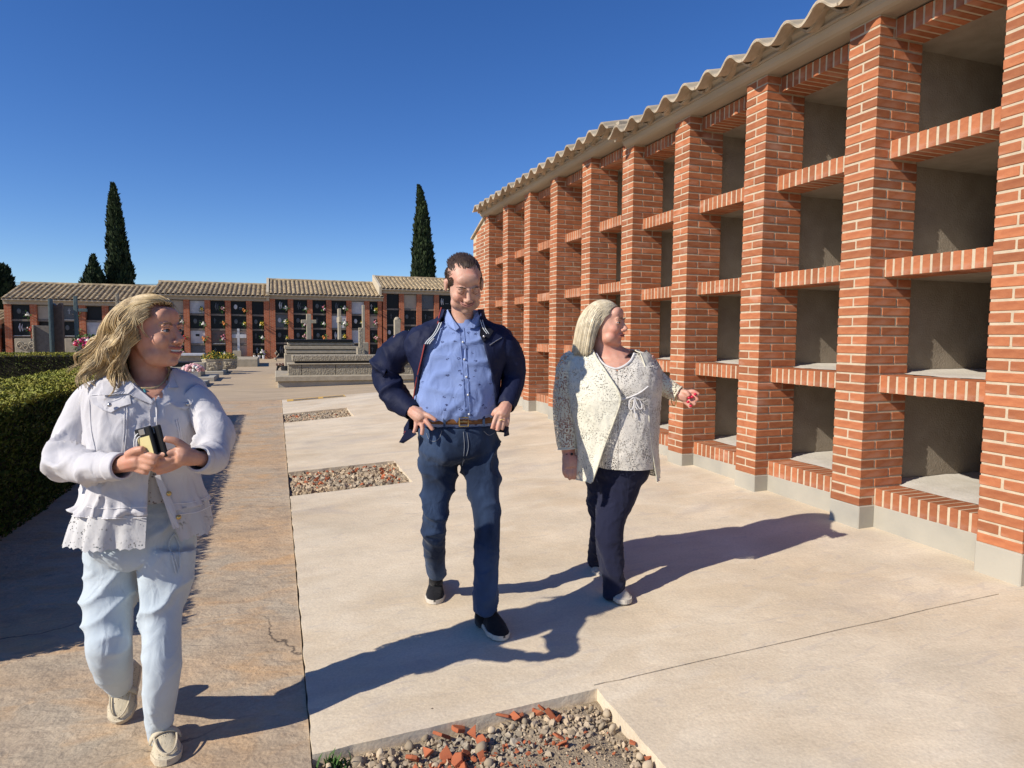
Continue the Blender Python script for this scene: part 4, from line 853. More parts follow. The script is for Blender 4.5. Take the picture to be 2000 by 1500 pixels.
def vor(N, L, scale, st=(1, 1, 1), feat='F1', out='Distance', rot=(0, 0, 0)):
    tc = N.new('ShaderNodeTexCoord'); mp = N.new('ShaderNodeMapping'); mp.inputs['Scale'].default_value = st; mp.inputs['Rotation'].default_value = rot; L.new(tc.outputs['Object'], mp.inputs[0])
    v = N.new('ShaderNodeTexVoronoi'); v.feature = feat; v.inputs['Scale'].default_value = scale; L.new(mp.outputs[0], v.inputs['Vector']); return v.outputs[out]
def nois(N, L, scale, st=(1, 1, 1), d=3):
    tc = N.new('ShaderNodeTexCoord'); mp = N.new('ShaderNodeMapping'); mp.inputs['Scale'].default_value = st; L.new(tc.outputs['Object'], mp.inputs[0])
    n = N.new('ShaderNodeTexNoise'); n.inputs['Scale'].default_value = scale; n.inputs['Detail'].default_value = d; L.new(mp.outputs[0], n.inputs['Vector']); return n.outputs[0]
def holes(m, fn):
    """openwork: cut real see-through holes where fn > .5"""
    N, L, B = matx(m); t = N.new('ShaderNodeBsdfTransparent'); x = N.new('ShaderNodeMixShader'); o = N['Material Output']
    L.new(fn(N, L), x.inputs[0]); L.new(B.outputs[0], x.inputs[1]); L.new(t.outputs[0], x.inputs[2]); L.new(x.outputs[0], o.inputs[0]); return m
def lace(N, L, sc=105., dens=(.42, .62), thr=.30, k0=.35):
    d = vor(N, L, sc); n = nois(N, L, 14, d=4); r = N.new('ShaderNodeMapRange'); r.inputs[1].default_value = dens[0]; r.inputs[2].default_value = dens[1]; r.inputs[3].default_value = thr*k0; r.inputs[4].default_value = thr*1.35; L.new(n, r.inputs[0]); return math_(N, L, 'LESS_THAN', d, r.outputs[0])
M['wdenim'] = fabric('white_denim', (.58, .565, .575), (.52, .505, .515)); M['wlace'] = holes(fabric('eyelet_lace', (.56, .55, .54), (.50, .49, .48), 300), lambda N, L: lace(N, L, 105, (.38, .62), .25, .2))
M['palejean'] = fabric('pale_blue_cotton', (.49, .55, .59), (.43, .49, .53)); M['stitch'] = mat('white_stitching', (.72, .70, .70), .9)
M['floral'] = colmix(fabric('floral_top', (.5, .45, .38), (.42, .38, .33)), lambda N, L: math_(N, L, 'LESS_THAN', vor(N, L, 90), .3), (.16, .12, .1)); M['paletop'] = fabric('pale_aqua_top', (.45, .58, .64), (.4, .52, .6))
M['navy'] = fabric('navy_jacket_cloth', (.012, .016, .045), (.008, .011, .032), 500, .65, sheen=0.); M['navyin'] = fabric('jacket_lining', (.008, .009, .018), (.006, .007, .012)); M['redtrim'] = mat('red_piping', (.35, .06, .05), .7); M['whitetrim'] = mat('striped_knit_white', (.55, .58, .6), .9)
M['shirt'] = fabric('blue_shirt_cotton', (.22, .295, .53), (.19, .26, .49))
colmix(M['shirt'], lambda N, L: math_(N, L, 'MULTIPLY', math_(N, L, 'LESS_THAN', vor(N, L, 24., (.8, .8, 1.25)), .19), math_(N, L, 'GREATER_THAN', nois(N, L, 210, (.6, .6, 1.6)), .49)), (.03, .04, .11))
M['shirtplain'] = fabric('blue_shirt_placket', (.225, .30, .54), (.20, .275, .50)); M['button'] = mat('pearl_button', (.62, .62, .6), .3); M['brass'] = mat('brass', (.55, .40, .16), .3, metal=.9); M['steel'] = mat('steel', (.5, .5, .5), .3, metal=.9)
M['jeans'] = fabric('dark_blue_denim', (.015, .027, .060), (.010, .019, .042), 700); colmix(M['jeans'], lambda N, L: math_(N, L, 'MULTIPLY', math_(N, L, 'MAXIMUM', math_(N, L, 'SUBTRACT', nois(N, L, 3.5, (1, 1, .5), 5), .42), 0.), 3.2), (.060, .10, .19)); M['jeanstitch'] = mat('jean_stitching', (.2, .22, .26), .9)
M['belt'] = mat('brown_leather', (.17, .075, .025), .45, (.12, .05, .018), 25); M['suede'] = fabric('black_suede', (.016, .016, .019), (.01, .01, .012)); M['sole'] = mat('pale_rubber_sole', (.55, .50, .42), .7)
M['cream_knit'] = holes(fabric('cream_openwork_knit', (.73, .70, .58), (.67, .64, .52), 300), lambda N, L: lace(N, L, 140, (.35, .65), .27, .7)); M['cream_sleeve'] = holes(fabric('cream_openwork_sleeve', (.72, .68, .52), (.66, .61, .45), 300), lambda N, L: lace(N, L, 120, (.3, .6), .37, .85)); M['creamband'] = fabric('cream_knit_band', (.72, .68, .53), (.66, .62, .47), 500)
M['white_knit'] = holes(fabric('white_openwork_top', (.66, .62, .55), (.58, .54, .47), 300), lambda N, L: lace(N, L, 140, (.36, .66), .32, .7)); M['whiteband'] = fabric('white_knit_band', (.68, .66, .64), (.62, .6, .58)); M['under'] = fabric('beige_underlayer', (.42, .36, .29), (.38, .32, .26))
M['navytrs'] = fabric('navy_trouser_cloth', (.016, .018, .040), (.012, .013, .030)); M['canvas'] = fabric('beige_canvas', (.52, .46, .38), (.46, .4, .33)); M['cleather'] = fabric('cream_leather', (.58, .50, .36), (.52, .45, .32), 300)
colmix(M['cleather'], lambda N, L: math_(N, L, 'MULTIPLY', math_(N, L, 'LESS_THAN', vor(N, L, 170), .26), math_(N, L, 'GREATER_THAN', nois(N, L, 26), .5)), (.09, .07, .05)); M['cplain'] = fabric('cream_leather_plain', (.58, .50, .36), (.54, .46, .33), 300)
M['nail'] = mat('red_nail', (.55, .015, .05), .25); M['bead'] = mat('gold_bead', (.45, .36, .2), .4); M['aqua'] = mat('aqua_pendant', (.12, .42, .42), .4); M['gold'] = mat('gold', (.7, .5, .2), .25, metal=.9)
def person(nm, D, xc, label): fg = Fig(D, xc); return fg
def body(b, vox, loc, label, group, skinm, hd=None):
    V, N_, Fs = remesh(b, vox, 2, .5)
    if hd is not None:      # melt the skull, jaw and cheek volumes into each other, keeping nose and brow
        l = (V-hd[0])@hd[1].T/hd[2]; E = np.array([(f[i], f[(i+1) % len(f)]) for f in Fs for i in range(len(f))]); E = np.concatenate([E, E[:, ::-1]]); d = np.linalg.norm(l*np.array([1, 1, .8]), axis=1)
        wt = np.clip((.155-d)/.03, 0, 1)*np.where((l[:, 1] > .078) & (abs(l[:, 0]) < .05), .2, 1.)*np.where(abs(l[:, 0]) > .072, .3, 1.); cn = np.zeros(len(V)); np.add.at(cn, E[:, 0], 1)
        for _ in range(14): A2 = np.zeros_like(V); np.add.at(A2, E[:, 0], V[E[:, 1]]); V = V+(A2/np.maximum(cn, 1)[:, None]-V)*(wt*.6)[:, None]
    q = MB(); q.add(V, Fs); o = q.build('person', M[skinm], loc=loc, smooth=True, label=label, cat='person', group=group); o['skin'] = skinm; return o
def shoe(fg, par, pts, wid, sole_m, up_m, name='shoe', toe_up=0., n=18, hgt=.09, open_=.55):
    """pts: heel and toe world points on the sole; a last-shaped upper over a sole"""
    h, t = np.array(pts[0]), np.array(pts[1]); ax = t-h; Ln = np.linalg.norm(ax); f = ax/Ln; r = nz(np.cross(f, UP)); u = np.cross(r, f)
    W = lambda s_: wid*np.interp(s_, [0, .06, .25, .5, .72, .9, .97, 1], [.30, .62, .72, .74, 1., .80, .5, .12])
    H = lambda s_: hgt*np.interp(s_, [0, .1, .3, open_, .75, .92, 1], [.72, .95, 1., .92, .62, .42, .26])
    S_ = np.concatenate([np.linspace(0, .12, 5), np.linspace(.2, .85, 12), np.linspace(.9, 1, 6)]); R = []; Rs = []
    for s_ in S_:
        c = h+f*Ln*s_; w_ = W(s_)/2; a = np.linspace(0, math.pi, n)
        R.append([c+r*w_*math.copysign(abs(math.cos(x))**.75, math.cos(x))+u*(.018+(H(s_)-.018)*abs(math.sin(x))**.8) for x in a]+[c-r*w_*.9+u*.016, c+r*w_*.9+u*.016])
        Rs.append([c+r*w_*k*1.06+u*z for k, z in ((-1, .003), (-1.03, .02), (-1., .026), (1., .026), (1.03, .02), (1, .003))])
    b = MB(); b.rings(R); o = b.build(name, M[up_m], par, smooth=True); b = MB(); b.rings(Rs); b.build('sole', M[sole_m], o, smooth=False); return o, (h, f, r, u, Ln)
def px(V):
    d = V-CAM; z = d@CF; return np.stack([1000+F*(d@CR)/z, 750-F*(d@CU)/z], 1), z
class Surf:
    def __init__(s, V): s.V = V; s.q, s.z = px(V)
    def __call__(s, x, y, off=.004):
        d = np.hypot(s.q[:, 0]-x, s.q[:, 1]-y); r = 7.
        while (d < r).sum() < 4: r *= 1.5
        i = np.where(d < r)[0]; z = s.z[i]; ok = z < z.min()+.06; t = np.average(z[ok], weights=1/(d[i][ok]+1.)); return CAM+ray(x, y)*(t-off)
    def line(s, b, pts, rad, off=.002, k=16, n=5, m=0):
        P_ = spl(np.array(pts, float), k); return b.tube([s(x, y, off) for x, y in P_], rad, n, m)
    def plate(s, b, poly, th=.004, off=.006, m=0):
        """patch lying on the cloth: polygon in outline, given real thickness"""
        Q = np.array([s(x, y, off) for x, y in poly]); c = Q.mean(0); v = nz(CAM-c); R = [Q-v*th, Q, c+(Q-c)*.94+v*.001]; return b.rings(R, True, m)
def limb(V, fg, xs=None): return V
def pleat(V, nu, nv, n, amp, v0, ph=0.):
    W_ = V.reshape(nv, nu, 3).copy(); c = W_.mean(1, keepdims=True)
    for j in range(nv):
        t = max(0, (j/(nv-1)-v0)/(1-v0)); u = np.arange(nu)/nu*2*math.pi; d = W_[j]-c[j]; d[:, 2] = 0
        W_[j] += d/(np.linalg.norm(d, axis=1)[:, None]+1e-9)*(amp*t*(np.cos(n*u+ph)+.5*np.cos(2.3*n*u+1+ph)))[:, None]
    return W_.reshape(-1, 3)
GP = 'people walking between the niches'
# ---------------------------------------------------------------- A: woman in the white denim jacket
A_ = Fig(2.36, 285); fg = A_; b = MB()
hc = fg.p(294, 650, -.0); hf = fg.e1*.77-fg.e3*.64+UP*.05; hu = UP-fg.e1*.03
T, HA = head_parts(b, hc, hf, hu, 1.06, 1.06, 1.3, 1., False)
fg.tube(b, [(283, 672, .035, 35), (288, 715, .04, 36), (296, 750, .05, 44), (296, 785, .06, 60)], 18, k=10)
b.ell(fg.p(296, 790, .03), (.15, .11, .10), np.stack([fg.e1, -fg.e3, UP]), 18, 12)
fg.tube(b, [(292, 800, .05, 80), (285, 930, .05, 84), (280, 1030, .06, 80)], 16, k=8, flat=.7, fdir=fg.e3)
fg.tube(b, [(205, 785, .06, 28), (150, 850, .03, 28), (132, 895, -.05, 28), (185, 911, -.17, 21), (236, 909, -.225, 15)], 14, k=14)
fg.tube(b, [(372, 792, .07, 20), (410, 845, .02, 20), (417, 885, -.06, 20), (404, 896, -.15, 19), (386, 895, -.205, 14)], 14, k=14)
for L in (((232, 909, -.22, 15), (248, 905, -.24, 18), (266, 900, -.25, 20), (279, 899, -.255, 18)), ((250, 889, -.26, 9.5), (265, 880, -.276, 8), (281, 877, -.285, 6.5)), ((274, 887, -.26, 8.5), (296, 891, -.285, 7.2), (309, 895, -.283, 6)), ((272, 897, -.262, 8.5), (295, 902, -.283, 7.2), (307, 905, -.28, 6)), ((268, 907, -.26, 8), (290, 913, -.278, 6.8), (300, 915, -.275, 5.6)), ((262, 914, -.252, 7.5), (280, 921, -.266, 6.2), (291, 923, -.262, 5.2)),
          ((390, 896, -.2, 14), (372, 893, -.228, 18), (356, 890, -.246, 20), (346, 890, -.252, 17)), ((366, 878, -.24, 9.5), (344, 862, -.262, 7.8), (320, 857, -.275, 6.3)), ((348, 881, -.255, 8), (328, 885, -.268, 6.8), (310, 889, -.27, 5.6)), ((347, 891, -.256, 8), (324, 899, -.266, 6.8), (303, 906, -.262, 5.6)), ((346, 900, -.254, 7.6), (322, 910, -.262, 6.5), (298, 918, -.256, 5.4)), ((350, 907, -.248, 7), (330, 917, -.254, 5.8), (307, 924, -.25, 5))): fg.tube(b, L, 10, k=8)
gA = np.array([*fg.p(285, 1400)[:2], -.33])
PA = body(b, .0042, gA, 'woman with wavy blond hair in a white denim jacket and pale blue trousers, holding phones', GP, 'skinA', (hc, HA, 1.06))
face_bits(PA, T, HA, 1.06, 'browA', 'lipA', 'iris_blue', .7, True, .003)
hl = lambda p: HA@(np.asarray(p)-hc)/1.06
q = np.random.default_rng(21); roots = []; dirs = []; lens = []
while len(roots) < 5000:
    d = nz(q.normal(size=3)); l = d*np.array([.080, .102, .095])+np.array([0, -.012, .03])
    if l[2] < -.02 or (l[1] > .055 and l[2] < .088) or (l[1] > .02 and l[2] < .05): continue
    if l[1] > .078: continue
    roots.append(hc+l@HA*1.06); back = -nz(hf)*(.9 if l[1] > 0 else .35); dirs.append(d@HA*.14+back*(1 if l[1] > 0 else .7)+np.array([0, 0, -.05 if l[2] > .09 else -.5])); lens.append(q.uniform(.15, .25)*(1.35 if l[2] > .09 else 1.05))
colA = [(hc+np.array([0, 0, .03*1.06]), np.array([.083, .104, .098])*1.06, HA), (hc-np.array([0, 0, .03]), np.array([.072, .082, .098])*1.06, HA), (fg.p(288, 722, .045), np.array([.066, .066, .09]), np.eye(3)), (fg.p(292, 800, .05), np.array([.235, .14, .125]), np.stack([fg.e1, -fg.e3, UP]))]
cols_n = ('hair_lock',)
strands('hair', M['hairA'], PA, roots, dirs, lens, .0023, .02, colA, .60, .0, 3, 16, flow=lambda p, k: -fg.e1*.11-nz(hf)*(.09+(.55 if (p-hc)@nz(hf) > -.01 and k < 7 else 0))+np.array([noise.noise(Vector(tuple(p*21)))*1.6, noise.noise(Vector(tuple(p*21+7)))*1.6, noise.noise(Vector(tuple(p*21+19)))*.9])*1.25*min(1, k/7), taper=.3, stiff=.70, kind=None)
b = MB(); b.ell(hc+np.array([0, -.012, .032])@HA*1.06, np.array([.081, .100, .089])*1.06, HA, 24, 16); V = b.v[0]; L_ = (V-hc)@HA.T/1.06
ok = (L_[:, 1] < .055+.6*(L_[:, 2]-.075)) & (L_[:, 2] > -.05) ; mp = {i: k for k, i in enumerate(np.where(ok)[0])}; b2 = MB(); b2.add(V[ok], [tuple(mp[i] for i in f) for f in b.f if all(i in mp for i in f)]); b2.build('scalp_hair', M['hairA'], PA, smooth=True)
# trousers
b = MB(); fg.tube(b, [(282, 960, .06, 104), (280, 1030, .06, 112), (277, 1070, .06, 110), (276, 1092, .06, 84)], 20, k=10, flat=.72, fdir=fg.e3)
fg.tube(b, [(220, 1070, .05, 58), (214, 1150, .03, 54), (214, 1220, -.02, 49), (213, 1266, -.05, 47), (222, 1306, .04, 40), (236, 1346, .19, 25)], 20, k=22); fg.tube(b, [(330, 1070, .05, 60), (322, 1150, .02, 48), (316, 1220, -.02, 42), (317, 1290, -.05, 40), (314, 1350, -.04, 37), (311, 1400, -.01, 31), (311, 1446, .02, 24)], 20, k=22)
V, N_, Fs = remesh(b, .008, 8); V = folds(V, N_, .016, (6, 6, 5.5), 3.3, A=np.array([[.8, 0, .6], [0, 1, 0], [-.6, 0, .8]])); V = folds(V, N_, .006, (10, 10, 17), 9.1, A=np.array([[.9, 0, -.4], [0, 1, 0], [.4, 0, .9]])); cloth(V, Fs, 'trousers', M['palejean'], PA, 0)
b = MB(); SV = Surf(V)
for L in ([(341, 1042), (330, 1060), (336, 1085), (344, 1118), (348, 1112), (338, 1080)], [(341, 1042), (348, 1060), (352, 1095), (349, 1118)]): SV.line(b, L, .0025, .008)
b.build('drawstring', M['palejean'], PA)
# top under the jacket
b = MB(); V = torso(fg, [(292, 745, 60, .085, .09, .05, 325, 262), (292, 765, 96, .105, .1, .05, 318, 272), (291, 782, 110, .118, .1, .05, 300, 288), (288, 800, 112, .125, .1, .05, 295.2, 294.8), (285, 900, 104, .13, .1, .05, 295.2, 294.8), (283, 990, 108, .145, .11, .05, 295.2, 294.8)], 60, 30); b.add(V, gridf(60, 30)); b.build('top', M['floral'], PA, smooth=True)
b = MB(); ST = Surf(V); ST.plate(b, [(272, 766), (284, 760), (300, 762), (316, 764), (303, 782), (289, 782)], .003, .004); b.build('top_yoke', M['paletop'], PA)
# jacket body
rows = [(291, 722, 58, .075, .095, .06, 338, 248), (290, 736, 92, .098, .105, .06, 336, 252), (288, 752, 118, .118, .115, .06, 328, 266), (287, 775, 130, .142, .12, .06, 309, 288), (286, 800, 130, .160, .125, .06, 301.2, 298.2), (285, 850, 126, .168, .125, .06, 301, 298), (285, 905, 119, .160, .12, .06, 300.6, 297.4), (284, 945, 119, .158, .12, .06, 308, 290), (282, 985, 128, .168, .13, .06, 321, 288), (281, 1012, 137, .178, .14, .06, 332, 287)]
nu, nv = 150, 90; V = torso(fg, rows, nu, nv, 2.25); Fs = gridf(nu, nv); V = pleat(V, nu, nv, 11, .010, .78); N_ = normals(V, Fs); N_ = N_ if ((V[0]-V.mean(0))@N_[0]) > 0 else -N_
mk = np.clip((np.repeat(np.arange(nv), nu)/nv-.12)*5, 0, 1); V = folds(V, N_, .022, (8, 8, 4), 2.2, mk); V = folds(V, N_, .010, (17, 17, 10), 5.7, mk); cloth(V, Fs, 'jacket', M['wdenim'], PA, .004); SJ = Surf(V); VJ = V
JK = [o for o in PA.children if o.name.startswith('jacket')][0]
rows2 = [(281, 1009, 137, .178, .14, .06, 331, 287), (280, 1040, 145, .186, .15, .06, 340, 285), (279, 1076, 152, .196, .16, .06, 352, 283)]
V = torso(fg, rows2, 150, 16, 2.25); V = pleat(V, 150, 16, 9, .011, -.6, .6)
V2 = V.reshape(16, 150, 3); V2[-1, :, 2] += .004*np.cos(np.arange(150)*2.1); cloth(V, gridf(150, 16), 'lace_hem', M['wlace'], JK, .0)
for nm, L in (('right', [(205, 768, .06, 34), (180, 782, .055, 39), (157, 822, .035, 40), (138, 866, .0, 41), (132, 896, -.06, 38), (154, 913, -.13, 35), (195, 912, -.19, 31), (240, 911, -.235, 25)]), ('left', [(370, 770, .06, 31), (393, 790, .06, 35), (410, 828, .03, 36), (419, 864, -.03, 34), (415, 892, -.09, 34), (402, 898, -.15, 31), (386, 896, -.205, 24)])):
    k, n = 70, 44; V, Fs = sleeve(fg, L, k, n); N_ = normals(V, Fs); c = np.repeat(V.reshape(k, n, 3).mean(1), n, 0); N_ = np.where((((V-c)*N_).sum(1) > 0)[:, None], N_, -N_)
    t = np.repeat(np.linspace(0, 1, k), n); mk = np.clip(t*8, 0, 1)*np.clip((1-t)*8, 0, 1); V = folds(V, N_, .024, (8, 8, 8), 4.4+len(nm), mk*(.5+.9*np.exp(-((t-.5)/.22)**2))); V = folds(V, N_, .004, (20, 20, 20), 1.7, mk); cloth(V, Fs, 'sleeve', M['wdenim'], JK, .004)
    E2 = L[-1]; E1 = np.array(L[-2])*.42+np.array(E2)*.58; b = MB(); Lc = spl([E1, np.array(E2)], 6); R = []; b.tube([fg.p(*r_[:3]) for r_ in Lc], (Lc[:, 3]+2.2)*fg.kt, 30, cap=False); V = np.concatenate(b.v); cloth(V, gridf(30, 6, True), 'cuff', M['wdenim'], JK, .005)
b = MB(); SJ.plate(b, [(206, 722), (230, 722), (246, 735), (262, 757), (250, 769), (200, 772), (200, 745)], .007, .012); SJ.plate(b, [(247, 735), (262, 752), (300, 783), (296, 790), (262, 776), (246, 766)], .006, .010); SJ.plate(b, [(324, 717), (336, 725), (349, 757), (330, 758), (303, 757), (312, 738)], .007, .014); b.build('collar', M['wdenim'], JK)
b = MB(); SJ.plate(b, [(176, 776), (253, 769), (256, 789), (236, 795), (217, 806), (198, 800), (180, 789)], .005, .007); b.build('pocket_flap', M['wdenim'], JK); b = MB(); SJ.plate(b, [(329, 785), (391, 786), (393, 792), (380, 792), (362, 800), (346, 796)], .005, .008); b.build('pocket_flap', M['wdenim'], JK)
b = MB()
for L in ([(174, 780), (178, 840), (186, 880)], [(243, 795), (242, 840), (238, 885)], [(248, 795), (247, 840), (243, 885)], [(344, 820), (352, 860)], [(348, 818), (356, 858)], [(150, 986), (200, 993), (287, 990)], [(140, 1007), (200, 1013), (286, 1011)], [(330, 985), (380, 980), (410, 968)], [(336, 1006), (385, 1000), (418, 985)], [(294, 800), (293, 850), (292, 900)], [(176, 772), (215, 769), (252, 765)], [(203, 724), (204, 766), (245, 764)]): SJ.line(b, L, .0014, .0022, 22)
b.build('stitching', M['stitch'], JK)
b = MB(); SJ.plate(b, [(289, 783), (302, 776), (307, 800), (306, 850), (301, 900), (291, 900), (293, 850), (292, 800)], .004, .006); SJ.plate(b, [(302, 930), (312, 925), (342, 990), (350, 1030), (338, 1034), (322, 985)], .004, .006); b.build('placket', M['wdenim'], JK)
for x, y in ((214, 791), (366, 789)): b = MB(); b.ell(SJ(x, y, .016), (.0075, .0075, .0075), None, 10, 7); b.build('button', M['steel'], JK, smooth=True)
for x, y in ((330, 964), (349, 1010)): b = MB(); b.ell(SJ(x, y, .012), (.009, .009, .009), None, 10, 7); b.build('button', M['brass'], JK, smooth=True)
# necklace, watch
SB = Surf(np.array([v.co for v in PA.data.vertices])+gA); b = MB(); SB.line(b, [(244, 731), (256, 748), (274, 757), (288, 758), (306, 756), (320, 745), (326, 735)], .0032, .002, 22, 6); b.build('necklace', M['bead'], PA); b = MB(); P0 = SB(281, 760, .006); b.tube([P0, P0-UP*.012+fg.e1*.004, P0-UP*.026-fg.e1*.004], [.003, .005, .003], 6); b.tube([P0, P0-UP*.025+fg.e1*.012], [.004, .003], 6); b.build('pendant', M['aqua'], PA)
b = MB(); b.tube([fg.p(384, 882, -.20), fg.p(382, 890, -.225), fg.p(382, 900, -.228), fg.p(383, 909, -.205)], .004, 6); b.build('watch', M['black'], PA)
# shoes
t = ong(330, 1497); h = t+fg.e3*.245-fg.e1*.018; o, fr = shoe(fg, PA, (h, t), .098, 'cplain', 'cleather', hgt=.082); 
def strap(fr, par, m):
    h, f, r, u, Ln = fr; b = MB(); R = []
    for s_, zz in ((.50, .076), (.60, .068)): R.append([h+f*Ln*s_+r*.048*math.cos(a)*1.02+u*(.02+zz*.80*abs(math.sin(a))**.8) for a in np.linspace(.25, math.pi-.25, 14)])
    b.rings([R[0], R[1]], False, closed=False); q_ = b.build('strap', M[m], par, smooth=True); md = q_.modifiers.new('t', 'SOLIDIFY'); md.thickness = .006; md.offset = 1
    b = MB(); b.tube([h+f*Ln*.61+r*.047*math.cos(a)*(1-.0)+u*(.018+.055*abs(math.sin(a))**.8) if 0 else h+f*Ln*(.62+.33*math.sin(a))+r*.036*math.cos(a)+u*(.066-.026*math.sin(a)) for a in np.linspace(0, math.pi, 16)], .0035, 6); b.build('apron_seam', M[m], par)
strap(fr, o, 'cplain')
t = ong(232, 1416); h = fg.p(263, 1300, .30); o, fr = shoe(fg, PA, (h, t), .098, 'cplain', 'cleather', hgt=.082); strap(fr, o, 'cplain')
# the phones in the hands
for (x, y, dd), mm, lab in (((287, 866, -.268), 'f_yellow', 'phone with a cream card in its clear case, held by the blond woman'), ((305, 864, -.262), 'black', 'second dark phone pressed behind the one with the cream card')):
    c = fg.p(x, y, dd); ax = nz(UP*.95-fg.e1*.20+fg.e3*.16); ay = nz(fg.e1*.66-fg.e3*.75); ay = nz(ay-ax*(ay@ax)); az = np.cross(ax, ay); b = MB(); b.obox(c, ax, ay, az, .052, .034, .0055, ch=.003); o = b.build('phone', M['black'], loc=c, label=lab, cat='phone'); b = MB(); sg = 1 if az@(CAM-c) > 0 else -1
    if mm != 'black': b.obox(c+az*sg*.0062-ax*.012, ax, ay, az, .034, .026, .0012); b.build('card', mat('cream_card', (.62, .54, .26), .5), o)
    b = MB(); b.obox(c+az*sg*.0065+ax*.038, ax, ay, az, .009, .012, .0015); b.build('camera_bump', M['steel'], o)
b = MB(); c = fg.p(273, 866, -.262); b.tube([c+fg.e1*.016*math.cos(a)+UP*(.032*math.sin(a)) for a in np.linspace(0, 2*math.pi, 22)], .0022, 6); b.tube([c+fg.e1*.009*math.cos(a)-fg.e3*.006+UP*(.026*math.sin(a)-.004) for a in np.linspace(0, 2*math.pi, 22)], .0022, 6); b.build('cable', M['white'], loc=c, label='white looped charging cable held beside the phones', cat='cable')
# ---------------------------------------------------------------- B: man in the navy jacket
B_ = Fig(3.38, 905); fg = B_; b = MB()
hc = fg.p(907, 556, -.06); hf = -fg.e3*.86+fg.e1*.20-UP*.46; hu = UP*.88-fg.e3*.44+fg.e1*.06; sB = 1.08
T, HB_ = head_parts(b, hc, hf, hu, sB, 1.10, 1.25)
fg.tube(b, [(903, 585, .03, 22), (903, 620, .045, 23), (902, 650, .06, 34)], 16, k=8)
fg.tube(b, [(900, 655, .06, 58), (895, 740, .05, 66), (895, 850, .05, 62)], 16, k=8, flat=.7, fdir=fg.e3)
fg.tube(b, [(790, 668, .06, 24), (748, 735, .1, 20), (775, 780, .02, 16), (806, 803, -.07, 11.5)], 12, k=12); fg.tube(b, [(982, 668, .06, 24), (1004, 735, .1, 19), (995, 770, .03, 15), (988, 794, -.04, 11.5)], 12, k=12)
for L in (((803, 801, -.07, 11.5), (813, 808, -.1, 13.5), (823, 815, -.118, 13.5), (827, 819, -.122, 11)), ((824, 807, -.12, 5.4), (839, 813, -.142, 4.7), (852, 821, -.15, 3.8)), ((825, 815, -.122, 5.4), (836, 827, -.145, 4.7), (846, 840, -.152, 3.8)), ((820, 821, -.12, 5.2), (825, 835, -.14, 4.6), (824, 850, -.145, 3.7)), ((813, 820, -.11, 4.8), (812, 834, -.125, 4.2), (808, 846, -.13, 3.5)), ((812, 803, -.08, 6.5), (822, 800, -.075, 5.5), (833, 806, -.07, 4.5)),
          ((990, 790, -.04, 11.5), (985, 800, -.075, 13.5), (980, 809, -.095, 13), (978, 813, -.1, 10.5)), ((973, 806, -.1, 5.4), (966, 822, -.125, 4.6), (961, 838, -.13, 3.7)), ((979, 811, -.102, 5.4), (975, 827, -.125, 4.6), (971, 842, -.13, 3.7)), ((986, 813, -.098, 5), (983, 828, -.118, 4.3), (980, 840, -.122, 3.5)), ((992, 809, -.085, 4.6), (992, 822, -.1, 4), (990, 833, -.105, 3.4)), ((978, 798, -.08, 6.3), (968, 803, -.09, 5.3), (962, 812, -.085, 4.4))): fg.tube(b, L, 9, k=8)
gB = np.array([*fg.p(895, 1150)[:2], -.29]); PB_ = body(b, .0042, gB, 'man in a navy jacket and blue shirt walking with hands on his hips, looking down', GP, 'skinB', (hc, HB_, sB))
_c = T(0, .06, -.085)-gB
def _stub(N, L):
    tc = N.new('ShaderNodeTexCoord'); d = N.new('ShaderNodeVectorMath'); d.operation = 'DISTANCE'; L.new(tc.outputs['Object'], d.inputs[0]); d.inputs[1].default_value = tuple(_c); r = N.new('ShaderNodeMapRange'); r.inputs[1].default_value = .05; r.inputs[2].default_value = .075; r.inputs[3].default_value = .62; r.inputs[4].default_value = 0.; L.new(d.outputs['Value'], r.inputs[0]); return math_(N, L, 'MULTIPLY', r.outputs[0], math_(N, L, 'ADD', nois(N, L, 260), .45))
colmix(M['skinB'], _stub, (.24, .155, .12))
face_bits(PB_, T, HB_, sB, 'hairB', 'lipB', 'iris_brown', 1.1, False, .0034, True)
b = MB(); b.tube([fg.p(976, 821, -.13), fg.p(981, 819, -.135), fg.p(986, 820, -.128)], .0022, 6); b.build('ring', M['gold'], PB_)
q = np.random.default_rng(8); roots = []; dirs = []; lens = []
while len(roots) < 4200:
    d = nz(q.normal(size=3)); l = d*np.array([.079, .0965, .0845])+np.array([0, -.017, .032])
    if l[2] < -.03 or l[1] > .045+.0*l[2]: continue
    fr_ = .045-.05*math.exp(-(l[0]/.028)**2)*0
    side = abs(l[0]) > .05
    if l[2] > .05 and l[1] > .04-1.5*max(0, abs(l[0])-.018)+.010*q.normal() and not (abs(l[0]) > .050 and l[1] < .018+.006*q.normal()): continue
    if side and l[2] < .0 and l[1] > .01: continue
    if l[2] < -.01 and l[1] > -.01: continue
    roots.append(hc+l@HB_*sB); dirs.append(d@HB_*.12-nz(hf)*.9+np.array([0, 0, -.6 if side and l[2] < .07 else .1])); lens.append(q.uniform(.03, .055) if l[2] > .05 else q.uniform(.018, .03))
colB = [(hc+np.array([0, -.017, .032])@HB_*sB, np.array([.079, .0965, .0845])*sB, HB_)]
strands('hair', M['hairB'], PB_, roots, dirs, lens, .0017, .01, colB, .0, .05, 4, 5, taper=.4, stiff=.9)
b = MB(); b.ell(hc+np.array([0, -.018, .034])@HB_*sB, np.array([.078, .0945, .082])*sB, HB_, 32, 22); V = b.v[0]; L_ = (V-hc)@HB_.T/sB
